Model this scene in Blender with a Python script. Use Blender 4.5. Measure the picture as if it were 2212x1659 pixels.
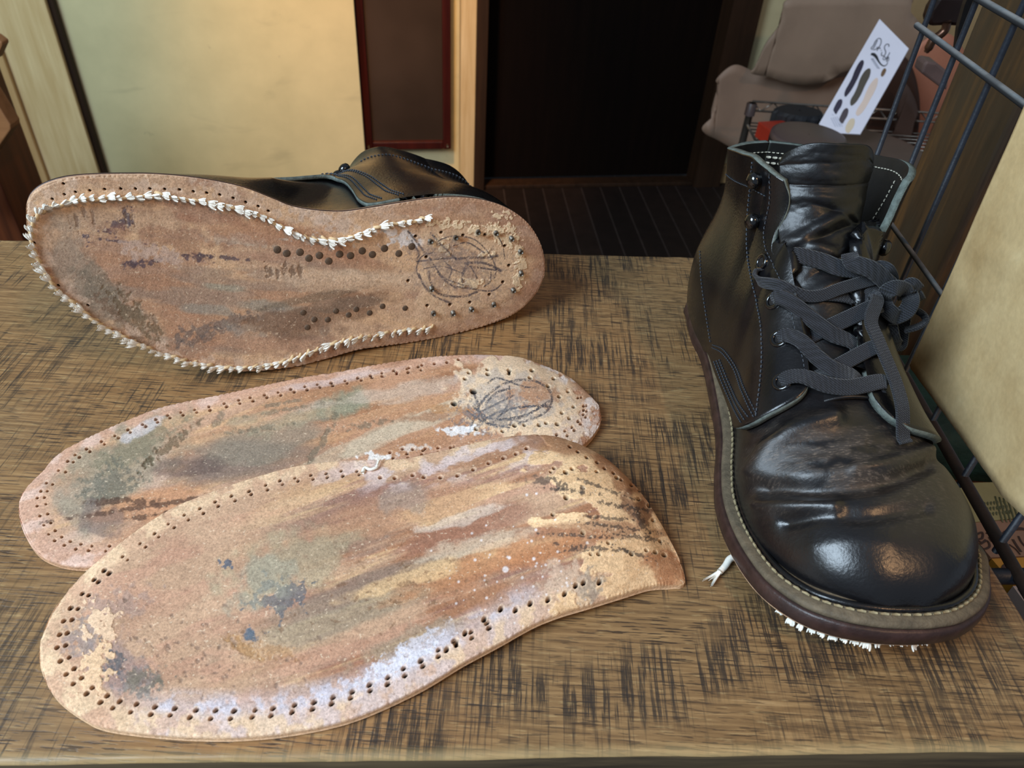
import bpy, math, random
import numpy as np
from mathutils import Vector, Matrix
from mathutils.bvhtree import BVHTree
random.seed(4)
sc = bpy.context.scene
for o in list(bpy.data.objects): bpy.data.objects.remove(o)
# ------------------------------------------------------------------ camera
IW, IH, FPX = 2212, 1659, 1645.0
PITCH, ROLL = math.radians(39.63), math.radians(3.67)
CAM = np.array([0, 0, 0.30])
_f = np.array([0, math.cos(PITCH), -math.sin(PITCH)]); _u0 = np.array([0, math.sin(PITCH), math.cos(PITCH)]); _x0 = np.array([1., 0, 0])
CX = math.cos(ROLL)*_x0 + math.sin(ROLL)*_u0
CU = -math.sin(ROLL)*_x0 + math.cos(ROLL)*_u0
CF = _f
cam = bpy.data.objects.new('camera', bpy.data.cameras.new('camera')); sc.collection.objects.link(cam)
cam.matrix_world = Matrix(((CX[0], CU[0], -CF[0], CAM[0]), (CX[1], CU[1], -CF[1], CAM[1]), (CX[2], CU[2], -CF[2], CAM[2]), (0, 0, 0, 1)))
cam.data.sensor_width = 36; cam.data.lens = FPX/IW*36; cam.data.clip_start = 0.01; cam.data.clip_end = 50
cam.data.dof.use_dof = True; cam.data.dof.focus_distance = 0.42; cam.data.dof.aperture_fstop = 18
sc.camera = cam
# ------------------------------------------------------------------ view, world, lights
sc.view_settings.view_transform = 'Standard'; sc.view_settings.look = 'None'
sc.view_settings.gamma = 1; sc.view_settings.use_curve_mapping = False
sc.view_settings.exposure = 0.22
def srgb(r, g, b):
    return tuple(((c/255)/12.92 if c/255 <= .04045 else ((c/255+.055)/1.055)**2.4) for c in (r, g, b))
wd = bpy.data.worlds.new('world'); sc.world = wd; wd.use_nodes = True
wd.node_tree.nodes['Background'].inputs[0].default_value = (.70, .83, 1, 1)
wd.node_tree.nodes['Background'].inputs[1].default_value = 0.24
def area(name, loc, target, sx, sy, power, col, spread=180):
    l = bpy.data.lights.new(name, 'AREA'); l.shape = 'RECTANGLE'; l.size = sx; l.size_y = sy; l.energy = power; l.color = col
    l.spread = math.radians(spread)
    o = bpy.data.objects.new(name, l); sc.collection.objects.link(o); o.location = loc
    o.rotation_euler = (Vector(target)-Vector(loc)).to_track_quat('-Z', 'Y').to_euler(); return o
area('window_daylight', (-1.15, -0.45, 1.15), (0, .35, 0), .85, .95, 44, (.69, .85, 1.0))
area('ceiling_lamp_warm', (0.70, -0.56, 1.30), (0.1, .35, 0), .09, .09, 5.5, (1, .58, .28))
def spot(name, loc, target, power, col, ang, blend=1, size=.06):
    l = bpy.data.lights.new(name, 'SPOT'); l.energy = power; l.color = col; l.spot_size = math.radians(ang); l.spot_blend = blend; l.shadow_soft_size = size
    o = bpy.data.objects.new(name, l); sc.collection.objects.link(o); o.location = loc
    o.rotation_euler = (Vector(target)-Vector(loc)).to_track_quat('-Z', 'Y').to_euler(); return o
spot('wall_downlight_warm', (-.42, 1.30, 1.15), (-.46, 2.14, -.28), 120, (1, .52, .16), 44)
spot('wall_daylight', (-1.5, .6, .9), (-1.05, 2.1, -.4), 34, (.66, .97, .92), 40, 1, .25)
# ------------------------------------------------------------------ pixel helpers (points on real planes)
def ray(px, py): return (px-IW/2)/FPX*CX - (py-IH/2)/FPX*CU + CF
def G(px, py, z=0.): d = ray(px, py); return CAM + d*((z-CAM[2])/d[2])
def atY(px, py, y): d = ray(px, py); return CAM + d*(y/d[1])
def atX(px, py, x): d = ray(px, py); return CAM + d*(x/d[0])
def onP(px, py, p0, n): d = ray(px, py); return CAM + d*(np.dot(p0-CAM, n)/np.dot(d, n))
def proj(w):
    v = w - CAM; k = v@CF
    return IW/2+FPX*(v@CX)/k, IH/2-FPX*(v@CU)/k
# ------------------------------------------------------------------ numpy noise
def hsh(ix, iy, seed):
    h = (ix.astype(np.int64)*374761393 + iy.astype(np.int64)*668265263 + seed*1274126177) & 0xffffffff
    h = ((h ^ (h >> 13))*1274126177) & 0xffffffff
    return ((h ^ (h >> 16)) & 0xffffff)/float(0xffffff)
def vn(x, y, seed=0):
    ix = np.floor(x); iy = np.floor(y); fx = x-ix; fy = y-iy
    fx = fx*fx*(3-2*fx); fy = fy*fy*(3-2*fy)
    a = hsh(ix, iy, seed); b = hsh(ix+1, iy, seed); c = hsh(ix, iy+1, seed); d = hsh(ix+1, iy+1, seed)
    return (a*(1-fx)+b*fx)*(1-fy) + (c*(1-fx)+d*fx)*fy
def fbm(x, y, seed=0, o=4):
    s = 0; a = .5; t = 0
    for i in range(o):
        s = s + a*vn(x, y, seed+i*17); t += a; a *= .5; x = x*2.03+5.1; y = y*2.03+1.7
    return s/t
def sstep(a, b, x): t = np.clip((x-a)/(b-a), 0, 1); return t*t*(3-2*t)
# ------------------------------------------------------------------ mesh helpers
def link(o, parent=None):
    sc.collection.objects.link(o)
    if parent is not None: o.parent = parent
    return o
def tag(o, label, cat, group=None):
    o['label'] = label; o['category'] = cat
    if group: o['group'] = group
    return o
def empty(name, loc=(0, 0, 0), label=None, cat=None, group=None):
    o = bpy.data.objects.new(name, None); o.location = loc; o.empty_display_size = .02; link(o)
    if label: tag(o, label, cat, group)
    return o
def mesh(name, verts, faces, mat, parent=None, smooth=True):
    me = bpy.data.meshes.new(name); me.from_pydata([tuple(v) for v in verts], [], [tuple(f) for f in faces]); me.update()
    for m in (mat if isinstance(mat, (list, tuple)) else [mat]): me.materials.append(m)
    if smooth: me.polygons.foreach_set('use_smooth', [True]*len(me.polygons))
    o = bpy.data.objects.new(name, me); link(o)
    if parent is not None:
        o.parent = parent; o.matrix_parent_inverse = Matrix.Translation(parent.location).inverted()
    return o
def npmesh(name, V, F, mat, parent=None, col=None, smooth=True):
    """V (n,3), F (m,4) numpy"""
    me = bpy.data.meshes.new(name); n, m = len(V), len(F)
    me.vertices.add(n); me.vertices.foreach_set('co', V.astype(np.float32).ravel())
    me.loops.add(m*4); me.loops.foreach_set('vertex_index', F.astype(np.int32).ravel())
    me.polygons.add(m); me.polygons.foreach_set('loop_start', np.arange(0, m*4, 4, dtype=np.int32))
    try: me.polygons.foreach_set('loop_total', np.full(m, 4, dtype=np.int32))
    except Exception: pass
    me.update(calc_edges=True); me.validate()
    me.polygons.foreach_set('use_smooth', np.full(len(me.polygons), smooth))
    for mm in (mat if isinstance(mat, (list, tuple)) else [mat]): me.materials.append(mm)
    if col is not None:
        a = me.color_attributes.new('stain', 'FLOAT_COLOR', 'POINT')
        c = np.ones((n, 4), np.float32); c[:, :3] = col; a.data.foreach_set('color', c.ravel())
    o = bpy.data.objects.new(name, me); link(o)
    if parent is not None:
        o.parent = parent; o.matrix_parent_inverse = Matrix.Translation(parent.location).inverted()
    return o
def gridF(nu, nv, cu=False, cv=False, off=0):
    U = nu if cu else nu-1; Vv = nv if cv else nv-1
    i, j = np.meshgrid(np.arange(U), np.arange(Vv), indexing='ij')
    i2 = (i+1) % nu; j2 = (j+1) % nv
    return np.stack([i*nv+j, i2*nv+j, i2*nv+j2, i*nv+j2], -1).reshape(-1, 4)+off
def box_vf(c, s, rz=0, M=None):
    v = [((i*2-1)*s[0]/2, (j*2-1)*s[1]/2, (k*2-1)*s[2]/2) for i in (0, 1) for j in (0, 1) for k in (0, 1)]
    v = np.array(v)
    if M is not None: v = v@np.array(M).T
    elif rz: R_ = np.array([[math.cos(rz), -math.sin(rz), 0], [math.sin(rz), math.cos(rz), 0], [0, 0, 1]]); v = v@R_.T
    v = v+np.array(c)
    f = [(0, 1, 3, 2), (4, 6, 7, 5), (0, 4, 5, 1), (2, 3, 7, 6), (0, 2, 6, 4), (1, 5, 7, 3)]
    return v, f
def box(name, c, s, mat, parent=None, rz=0, bev=.002, M=None, seg=2):
    v, f = box_vf(c, s, rz, M); o = mesh(name, v, f, mat, parent, smooth=False)
    if bev:
        b = o.modifiers.new('bevel', 'BEVEL'); b.width = bev; b.segments = seg
    return o
def cat(pts, n):
    P = np.array(pts, float); k = len(P); out = []
    Q = np.vstack([2*P[0]-P[1], P, 2*P[-1]-P[-2]])
    t = np.linspace(0, k-1, n)
    i = np.minimum(t.astype(int), k-2); u = (t-i)[:, None]
    p0, p1, p2, p3 = Q[i], Q[i+1], Q[i+2], Q[i+3]
    return .5*(2*p1+(p2-p0)*u+(2*p0-5*p1+4*p2-p3)*u*u+(3*p1-p0-3*p2+p3)*u**3)
def catc(pts, n):
    P = np.array(pts, float); k = len(P); t = np.linspace(0, k, n, endpoint=False); i = t.astype(int); u = (t-i)[:, None]
    p0, p1, p2, p3 = P[(i-1) % k], P[i % k], P[(i+1) % k], P[(i+2) % k]
    return .5*(2*p1+(p2-p0)*u+(2*p0-5*p1+4*p2-p3)*u*u+(3*p1-p0-3*p2+p3)*u**3)
def resamp(P, n, closed=False):
    P = np.array(P, float)
    if closed: P = np.vstack([P, P[:1]])
    d = np.r_[0, np.cumsum(np.linalg.norm(np.diff(P, axis=0), axis=1))]
    t = np.linspace(0, d[-1], n, endpoint=not closed)
    return np.stack([np.interp(t, d, P[:, k]) for k in range(P.shape[1])], 1)
def tube_vf(path, r, k=8, cap=True, off=0):
    P = np.array(path, float); n = len(P); T = np.gradient(P, axis=0); T /= np.linalg.norm(T, axis=1)[:, None]+1e-12
    r = np.full(n, r) if np.isscalar(r) else np.array(r)
    a = np.array([0, 0, 1.]) if abs(T[0][2]) < .9 else np.array([1., 0, 0])
    N = np.zeros_like(P); b = np.cross(T[0], a); b /= np.linalg.norm(b); N[0] = b
    for i in range(1, n):
        b = N[i-1]-T[i]*np.dot(N[i-1], T[i]); N[i] = b/np.linalg.norm(b)
    B = np.cross(T, N); th = np.arange(k)/k*2*math.pi
    V = P[:, None]+r[:, None, None]*(np.cos(th)[None, :, None]*N[:, None]+np.sin(th)[None, :, None]*B[:, None])
    F = [tuple(int(x) for x in q) for q in gridF(n, k, cv=True, off=off)]
    V = V.reshape(-1, 3)
    if cap:
        F.append(tuple(off+i for i in range(k))[::-1]); F.append(tuple(off+(n-1)*k+i for i in range(k)))
    return V, F
class MB:
    def __init__(s): s.v = []; s.f = []; s.n = 0
    def add(s, V, F):
        s.v += [tuple(map(float, p)) for p in V]; s.f += [tuple(int(i)+s.n for i in q) for q in F]; s.n += len(V); return s
    def tube(s, path, r, k=8): V, F = tube_vf(path, r, k); return s.add(V, F)
    def box(s, c, sz, rz=0, M=None): V, F = box_vf(c, sz, rz, M); return s.add(V, F)
    def build(s, name, mat, parent=None, smooth=True): return mesh(name, s.v, s.f, mat, parent, smooth)
def ribbon_vf(path, nrm, w, th):
    P = np.array(path, float); N = np.array(nrm, float); n = len(P); T = np.gradient(P, axis=0); T /= np.linalg.norm(T, axis=1)[:, None]+1e-12
    N = N-T*np.sum(N*T, 1)[:, None]; N /= np.linalg.norm(N, axis=1)[:, None]+1e-12
    S = np.cross(T, N); V = []
    w = np.full(n, w) if np.isscalar(w) else np.array(w)
    prof = [(-.5, 0), (-.46, .38)]+[(-.42+.84*i/12, .60 if i % 2 == 0 else .30) for i in range(13)]+[(.46, .38), (.5, 0), (.42, -.5), (0, -.5), (-.42, -.5)]; K_ = len(prof)
    V = np.stack([P+S*(w*a)[:, None]+N*(th*b) for a, b in prof], 1).reshape(-1, 3)
    F = [tuple(int(x) for x in q) for q in gridF(n, K_, cv=True)]
    F.append(tuple(range(K_))); F.append(tuple((n-1)*K_+i for i in range(K_))[::-1])
    return V, F
def smoothN(N, k=7):
    N = np.array(N, float); out = N.copy(); ker = np.ones(k)/k
    pad = k//2; Q = np.pad(N, ((pad, pad), (0, 0)), mode='edge')
    for j in range(3): out[:, j] = np.convolve(Q[:, j], ker, mode='valid')
    return out/np.linalg.norm(out, axis=1)[:, None]
# ------------------------------------------------------------------ node material helpers
class NT:
    def __init__(s, name):
        s.m = bpy.data.materials.new(name); s.m.use_nodes = True; s.t = s.m.node_tree; s.b = s.t.nodes['Principled BSDF']
        s.tc = s.t.nodes.new('ShaderNodeTexCoord')
    def n(s, ty, **k):
        x = s.t.nodes.new(ty)
        for a, b in k.items(): setattr(x, a, b)
        return x
    def L(s, a, b): s.t.links.new(a, b)
    def coord(s, scale=(1, 1, 1), rot=(0, 0, 0), loc=(0, 0, 0), src='Object'):
        m = s.n('ShaderNodeMapping'); m.inputs['Scale'].default_value = scale; m.inputs['Rotation'].default_value = rot; m.inputs['Location'].default_value = loc
        s.L(s.tc.outputs[src], m.inputs[0]); return m.outputs[0]
    def noise(s, vec, scale, detail=4, rough=.55, dist=0):
        x = s.n('ShaderNodeTexNoise'); x.inputs['Scale'].default_value = scale; x.inputs['Detail'].default_value = detail
        x.inputs['Roughness'].default_value = rough; x.inputs['Distortion'].default_value = dist; s.L(vec, x.inputs['Vector']); return x.outputs['Fac']
    def ramp(s, fac, stops, interp='LINEAR'):
        r = s.n('ShaderNodeValToRGB'); r.color_ramp.interpolation = interp; e = r.color_ramp.elements
        while len(e) > 1: e.remove(e[-1])
        e[0].position = stops[0][0]; c = stops[0][1]; e[0].color = (*c, 1) if not np.isscalar(c) else (c, c, c, 1)
        for p, c in stops[1:]:
            q = e.new(p); q.color = (*c, 1) if not np.isscalar(c) else (c, c, c, 1)
        s.L(fac, r.inputs[0]); return r.outputs[0]
    def mix(s, fac, a, b, mode='MIX'):
        x = s.n('ShaderNodeMix', data_type='RGBA', blend_type=mode); x.clamp_factor = True
        for v, sock in ((fac, x.inputs[0]), (a, x.inputs[6]), (b, x.inputs[7])):
            if isinstance(v, (int, float)): sock.default_value = v
            elif isinstance(v, tuple): sock.default_value = (*v, 1)
            else: s.L(v, sock)
        return x.outputs[2]
    def math(s, op, a, b=0., c=None):
        x = s.n('ShaderNodeMath', operation=op)
        for v, sock in zip((a, b, c), x.inputs):
            if v is None: continue
            if isinstance(v, (int, float)): sock.default_value = v
            else: s.L(v, sock)
        return x.outputs[0]
    def base(s, c): 
        if isinstance(c, tuple): s.b.inputs['Base Color'].default_value = (*c, 1)
        else: s.L(c, s.b.inputs['Base Color'])
    def rough(s, r):
        if isinstance(r, (int, float)): s.b.inputs['Roughness'].default_value = r
        else: s.L(r, s.b.inputs['Roughness'])
    def bump(s, h, strength=.3, dist=.001):
        x = s.n('ShaderNodeBump'); x.inputs['Strength'].default_value = strength; x.inputs['Distance'].default_value = dist
        s.L(h, x.inputs['Height']); s.L(x.outputs[0], s.b.inputs['Normal'])
    def set(s, **k):
        for a, b in k.items(): s.b.inputs[a.replace('_', ' ')].default_value = b
def simple(name, rgb, rough=.6, var=.15, scale=60, bump=.15, metal=0., spec=.5, bd=.0006, stretch=(1, 1, 1)):
    m = NT(name); v = m.coord(stretch); f = m.noise(v, scale, 5)
    c = srgb(*rgb); lo = tuple(x*(1-var) for x in c); hi = tuple(min(1, x*(1+var)) for x in c)
    m.base(m.ramp(f, [(.3, lo), (.7, hi)])); m.rough(rough); m.set(Metallic=metal); m.b.inputs['Specular IOR Level'].default_value = spec
    if bump: m.bump(m.noise(v, scale*4, 4), bump, bd)
    return m.m
# ================================================================== MATERIALS
TY = math.radians(4.4); TE2 = (-math.sin(TY), math.cos(TY), 0); TFRONT = float(np.dot(G(1150, 1634), TE2))
def wood_table():
    m = NT('oak_top'); R15 = math.radians(-4)
    g = m.noise(m.coord((2.6, 58, 26), (0, 0, R15)), 9, 6, .66)
    base = m.ramp(g, [(.25, srgb(82, 58, 36)), (.45, srgb(126, 94, 60)), (.6, srgb(154, 120, 79)), (.78, srgb(184, 150, 106))])
    big = m.noise(m.coord((1, 1, 1)), 5, 3)
    base = m.mix(m.ramp(big, [(.35, 0.), (.7, .4)]), base, srgb(112, 96, 66))
    warm = m.noise(m.coord((1, 1.6, 1), loc=(3, 1, 0)), 4, 3)
    base = m.mix(m.ramp(warm, [(.45, 0.), (.75, .45)]), base, srgb(168, 116, 66))
    # ray flecks across the grain: pale waves
    fl = m.noise(m.coord((14, 90, 1), (0, 0, R15)), 6, 3)
    base = m.mix(m.ramp(fl, [(.60, 0.), (.68, .28)]), base, srgb(198, 172, 122))
    # short dark pores along the grain
    po = m.noise(m.coord((30, 420, 30), (0, 0, R15)), 2.4, 3, .5)
    pm = m.noise(m.coord((1.3, 5, 1)), 6, 3)
    pore = m.math('MULTIPLY', m.ramp(po, [(.565, 0.), (.60, .92)]), m.ramp(pm, [(.3, .35), (.6, 1.)]))
    base = m.mix(pore, base, srgb(58, 44, 32))
    # saw kerf marks: dark blurred bars crossing the grain, in patches; left side runs diagonally
    def kerf(rot, sc_, thr, seed, strength, ms=6., mthr=.5):
        k = m.noise(m.coord((400*sc_, 15, 1), (0, 0, math.radians(rot)), (seed, seed*2, 0)), 1.0, 2, .6)
        c = m.noise(m.coord((1.6, 2.2, 1), loc=(seed, 3, 0)), ms, 3, .6)
        fine = m.noise(m.coord((900, 50, 1), (0, 0, math.radians(rot))), 1.3, 4, .7)
        a = m.ramp(k, [(thr, 0.), (thr+.045, 1.)]); b = m.ramp(c, [(mthr, 0.), (mthr+.1, 1.)])
        d = m.ramp(fine, [(.40, .25), (.52, 1.)])
        return m.math('MULTIPLY', m.math('MULTIPLY', a, b), m.math('MULTIPLY', d, strength))
    sx = m.n('ShaderNodeSeparateXYZ'); m.L(m.tc.outputs['Object'], sx.inputs[0])
    left = m.math('SUBTRACT', 1., m.ramp(m.math('ADD', sx.outputs[0], .5), [(.16, 0.), (.34, 1.)]))
    right = m.ramp(m.math('ADD', sx.outputs[0], .5), [(.16, 0.), (.34, 1.)])
    k1 = m.math('MULTIPLY', kerf(4, 1., .475, 1.3, .86, 6., .47), right)
    k2 = m.math('MULTIPLY', kerf(-32, .85, .52, 4.1, .85, 5., .42), left)
    k3 = kerf(-10, .8, .575, 8.2, .8, 5., .50)
    k4 = kerf(2, 1.6, .575, 12.7, .7, 8., .46)
    ink = srgb(44, 38, 34)
    for k in (k1, k2, k3, k4): base = m.mix(k, base, ink)
    # thin scratches
    sc1 = m.ramp(m.noise(m.coord((2, 70, 1), (0, 0, math.radians(64))), 2.2, 2, .4), [(.675, 0.), (.68, .5), (.69, 0.)])
    base = m.mix(sc1, base, srgb(40, 32, 26))
    dv = m.n('ShaderNodeVectorMath', operation='DOT_PRODUCT'); m.L(m.tc.outputs['Object'], dv.inputs[0]); dv.inputs[1].default_value = tuple(TE2)
    fd = m.math('SUBTRACT', dv.outputs['Value'], TFRONT); wn = m.math('MULTIPLY', m.noise(m.coord((8, 1, 1)), 12, 4), .004)
    fr = m.ramp(m.math('MULTIPLY', m.math('ADD', fd, wn), 100.), [(.2, .6), (.75, 0.)]); base = m.mix(fr, base, srgb(176, 154, 108))
    m.base(base)
    m.rough(m.ramp(m.noise(m.coord(), 24, 4), [(.3, .36), (.7, .56)]))
    h = m.math('SUBTRACT', m.math('MULTIPLY', g, .5), m.math('MULTIPLY', pore, .6)); m.bump(h, .35, .0006)
    return m.m
def leather_black():
    m = NT('black_leather'); n1 = m.noise(m.coord(), 42, 5, .6); n2 = m.noise(m.coord(loc=(2, 1, 0)), 700, 3)
    m.base(m.ramp(n1, [(.3, srgb(10, 10, 12)), (.62, srgb(16, 15, 17)), (.8, srgb(28, 25, 24))]))
    m.rough(m.ramp(n1, [(.35, .22), (.7, .34)])); m.bump(m.math('ADD', n2, m.math('MULTIPLY', n1, 1.2)), .22, .0005)
    m.b.inputs['Specular IOR Level'].default_value = .5
    return m.m
def leather_vamp():
    m = NT('scuffed_black_leather'); a = m.n('ShaderNodeAttribute'); a.attribute_name = 'stain'
    v = m.coord((1, 1, 1)); n2 = m.noise(v, 600, 3); cr = m.noise(m.coord((70, 300, 60)), 4.5, 5, .7)
    dust = m.ramp(cr, [(.52, 0.), (.66, 1.)])
    sp = m.n('ShaderNodeSeparateColor'); m.L(a.outputs['Color'], sp.inputs[0])
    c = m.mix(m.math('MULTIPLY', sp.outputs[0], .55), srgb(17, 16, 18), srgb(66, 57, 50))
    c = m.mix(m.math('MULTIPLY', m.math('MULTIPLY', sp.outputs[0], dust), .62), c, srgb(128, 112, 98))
    m.base(c)
    m.rough(m.math('ADD', m.math('MULTIPLY', sp.outputs[0], .26), m.ramp(m.noise(v, 36, 4), [(.3, .25), (.7, .36)])))
    m.bump(m.math('ADD', n2, m.math('MULTIPLY', m.math('MULTIPLY', cr, sp.outputs[0]), 2.4)), .25, .0006)
    m.b.inputs['Specular IOR Level'].default_value = .62
    return m.m
def leather_sole():
    """stained vegetable-tanned leather: stains come from the 'stain' attribute, fine grain from nodes"""
    m = NT('bare_stained_leather'); a = m.n('ShaderNodeAttribute'); a.attribute_name = 'stain'
    n = m.noise(m.coord(), 900, 4, .7); n2 = m.noise(m.coord(loc=(1, 2, 3)), 260, 4, .6)
    c = m.mix(.9, a.outputs['Color'], m.ramp(n, [(.3, .62), (.5, .98), (.72, 1.28)]), 'MULTIPLY')
    c = m.mix(.8, c, m.ramp(n2, [(.3, .84), (.7, 1.16)]), 'MULTIPLY')
    m.base(c); m.rough(.78); m.b.inputs['Specular IOR Level'].default_value = .3
    pit = m.noise(m.coord(loc=(5, 1, 2)), 620, 2, .5); c = m.mix(m.ramp(pit, [(.63, 0.), (.70, .35)]), c, srgb(112, 82, 60)); c = m.mix(m.ramp(pit, [(.28, .5), (.36, 0.)]), c, srgb(232, 208, 178)); m.base(c)
    m.bump(m.math('ADD', n, m.math('MULTIPLY', n2, .8)), .55, .0006)
    return m.m
def lace_mat():
    m = NT('black_woven_cotton'); w = m.n('ShaderNodeTexWave'); w.bands_direction = 'DIAGONAL'; w.inputs['Scale'].default_value = 420; w.inputs['Distortion'].default_value = 1.2
    m.L(m.coord(), w.inputs[0]); n = m.noise(m.coord(), 1500, 2)
    f = m.math('MULTIPLY', w.outputs[1], n)
    m.base(m.ramp(f, [(.10, srgb(3, 3, 5)), (.5, srgb(44, 46, 54))])); m.rough(.85); m.bump(f, .8, .0006)
    m.set(Sheen_Weight=.15); return m.m
M_TABLE = wood_table(); M_BLK = leather_black(); M_VAMP = leather_vamp(); M_SOLE = leather_sole(); M_LACE = lace_mat()
M_EDGE = simple('raw_grey_leather_edge', (94, 102, 96), .85, .4, 300, .7)
M_LINING = simple('black_lining_leather', (22, 20, 19), .55, .3, 120, .2)
M_WELT = simple('worn_welt_leather', (94, 82, 64), .72, .34, 220, .6)
M_WELT2 = simple('dark_waxed_edge', (52, 34, 30), .42, .45, 130, .35)
M_STITCHG = simple('grey_thread', (58, 64, 72), .7, .2, 900, .2)
M_STITCHW = simple('pale_thread', (196, 190, 172), .7, .15, 900, .2)
M_STITCHY = simple('yellowed_thread', (150, 136, 104), .7, .25, 900, .2)
M_THREAD = simple('white_waxed_thread', (240, 236, 224), .6, .10, 900, .4)
M_THREAD2 = simple('cream_thread', (214, 184, 140), .6, .15, 900, .4)
M_METAL = simple('black_enamel_metal', (8, 8, 10), .14, .1, 100, 0, spec=.9)
M_NAIL = simple('dull_nail_steel', (112, 104, 94), .42, .25, 400, .3, metal=.7)
M_RIVET = simple('oxidised_rivet', (92, 74, 58), .6, .3, 500, .5, metal=.35)
M_HOLE = simple('dark_hole', (20, 14, 10), .9, .1, 100, 0)
# ================================================================== ROOM
ga = G(1050, 400, -.75); gb = G(1487, 392, -.75); WE = (gb-ga)/np.linalg.norm(gb-ga); WN = np.array([-WE[1], WE[0], 0]); WYAW = math.atan2(WE[1], WE[0])
FLOOR = -.75
def wp(u, z, off=0.): return ga+WE*u+WN*off+np.array([0, 0, z-ga[2]])
def wbox(name, u0, u1, z0, z1, o0, o1, mat, parent=None, bev=.002):
    c = wp((u0+u1)/2, (z0+z1)/2, (o0+o1)/2); return box(name, c, (abs(u1-u0), abs(o1-o0), abs(z1-z0)), mat, parent, WYAW, bev)
def struct(o): o['kind'] = 'structure'; return o
def wall_paint():
    m = NT('cream_wall_paint'); n = m.noise(m.coord((1, 1, 1.0)), 7, 5, .62); s = m.noise(m.coord((1, 1, 3)), 5, 3, .5, .6)
    c = m.ramp(n, [(.3, srgb(200, 188, 146)), (.7, srgb(216, 202, 158))])
    c = m.mix(m.ramp(s, [(.62, 0.), (.76, .30)]), c, srgb(150, 142, 112)); 
    d = m.noise(m.coord((1, 1, 1), loc=(4, 2, 1)), 26, 3); c = m.mix(m.ramp(d, [(.72, 0.), (.78, .35)]), c, srgb(130, 124, 100))
    m.base(c); m.rough(.62); m.bump(n, .1, .002); return m.m
M_WALL = wall_paint()
def woodm(name, c0, c1, axis='z', rough=.5, fr=1., sp_=.4):
    m = NT(name); s = {'z': (22*fr, 22*fr, 1.6), 'x': (1.6, 22*fr, 22*fr), 'y': (22*fr, 1.6, 22*fr)}[axis]
    n = m.noise(m.coord(s), 2.6, 5, .6, .3); n2 = m.noise(m.coord(), 7, 3)
    c = m.ramp(n, [(.28, srgb(*c0)), (.7, srgb(*c1))]); c = m.mix(m.ramp(n2, [(.4, 0.), (.7, .35)]), c, srgb(*c0))
    m.base(c); m.rough(rough); m.bump(n, .2, .001); m.b.inputs['Specular IOR Level'].default_value = sp_; return m.m
M_DOOR = woodm('dark_brown_door', (11, 5, 3), (18, 9, 5), 'z', .8, 1., .08)
M_JAMB = woodm('brown_door_frame', (38, 24, 14), (58, 38, 24), 'z', .6, 1., .2)
M_PINE = woodm('pale_pine_trim', (200, 168, 118), (226, 200, 154), 'z', .5)
M_PINE2 = woodm('pine_board', (176, 138, 92), (206, 168, 118), 'z', .55)
M_DKWOOD = woodm('dark_stained_wood', (58, 34, 20), (92, 56, 32), 'z', .5)
def floor_mat():
    m = NT('dark_floor_boards'); b = m.n('ShaderNodeTexBrick'); b.offset = 0.5; b.inputs['Scale'].default_value = 1
    b.inputs['Brick Width'].default_value = 3.0; b.inputs['Row Height'].default_value = .062; b.inputs['Mortar Size'].default_value = .0022; b.inputs['Mortar Smooth'].default_value = .3
    b.inputs['Color1'].default_value = (*srgb(40, 29, 24), 1); b.inputs['Color2'].default_value = (*srgb(30, 22, 19), 1); b.inputs['Mortar'].default_value = (*srgb(60, 50, 46), 1)
    m.L(m.coord((1, 1, 1), (0, 0, math.radians(-96.5))), b.inputs['Vector']); n = m.noise(m.coord(), 30, 4)
    m.base(m.mix(.6, b.outputs[0], m.ramp(n, [(.3, .7), (.7, 1.25)]), 'MULTIPLY')); m.rough(.6); m.b.inputs['Specular IOR Level'].default_value = .2; return m.m
struct(box('floor', (0, 1.0, FLOOR-.05), (6, 6, .1), floor_mat(), bev=0))
ZT = 1.45
def wallpart(name, u0, u1, z0, z1, o0=0., o1=.12, mat=None): return struct(wbox(name, u0, u1, z0, z1, o0, o1, mat or M_WALL, bev=0))
wallpart('wall_back', -2.4, -.365, FLOOR, ZT, -.05, .12)
wallpart('wall_recess', -.365, -.04, FLOOR, ZT, 0.02, .12)
wallpart('wall_right', .755, 2.6, FLOOR, ZT, 0, .12)
box_l = struct(box('wall_left', (-1.95, .6, .35), (.1, 3.6, 2.2), M_WALL, bev=0))
struct(wbox('trim_1', -.085, -.043, FLOOR, ZT, -.035, .03, M_PINE))
struct(wbox('trim_2', -.043, -.012, FLOOR, ZT, -.045, .03, M_JAMB))
struct(wbox('trim_3', .668, .755, FLOOR, ZT, -.045, .03, M_JAMB, bev=0))
struct(wbox('trim_4', -.012, .668, FLOOR, FLOOR+.012, -.03, .02, M_JAMB))
struct(wbox('baseboard_right', .755, 2.6, FLOOR, FLOOR+.06, -.018, .0, M_PINE2))
door = struct(wbox('door_1', -.012, .668, FLOOR+.012, ZT, .03, .07, M_DOOR, bev=0))
# left pine casing in steps
struct(wbox('trim_5', -1.225, -1.094, FLOOR, ZT, -.085, -.05, M_PINE))
struct(wbox('trim_6', -1.094, -1.080, FLOOR, ZT, -.070, -.05, M_JAMB))
struct(wbox('trim_7', -1.265, -1.225, FLOOR, ZT, -.10, -.05, M_PINE2))
struct(wbox('trim_8', -1.40, -1.265, FLOOR, ZT, -.12, -.05, M_PINE))
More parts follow.
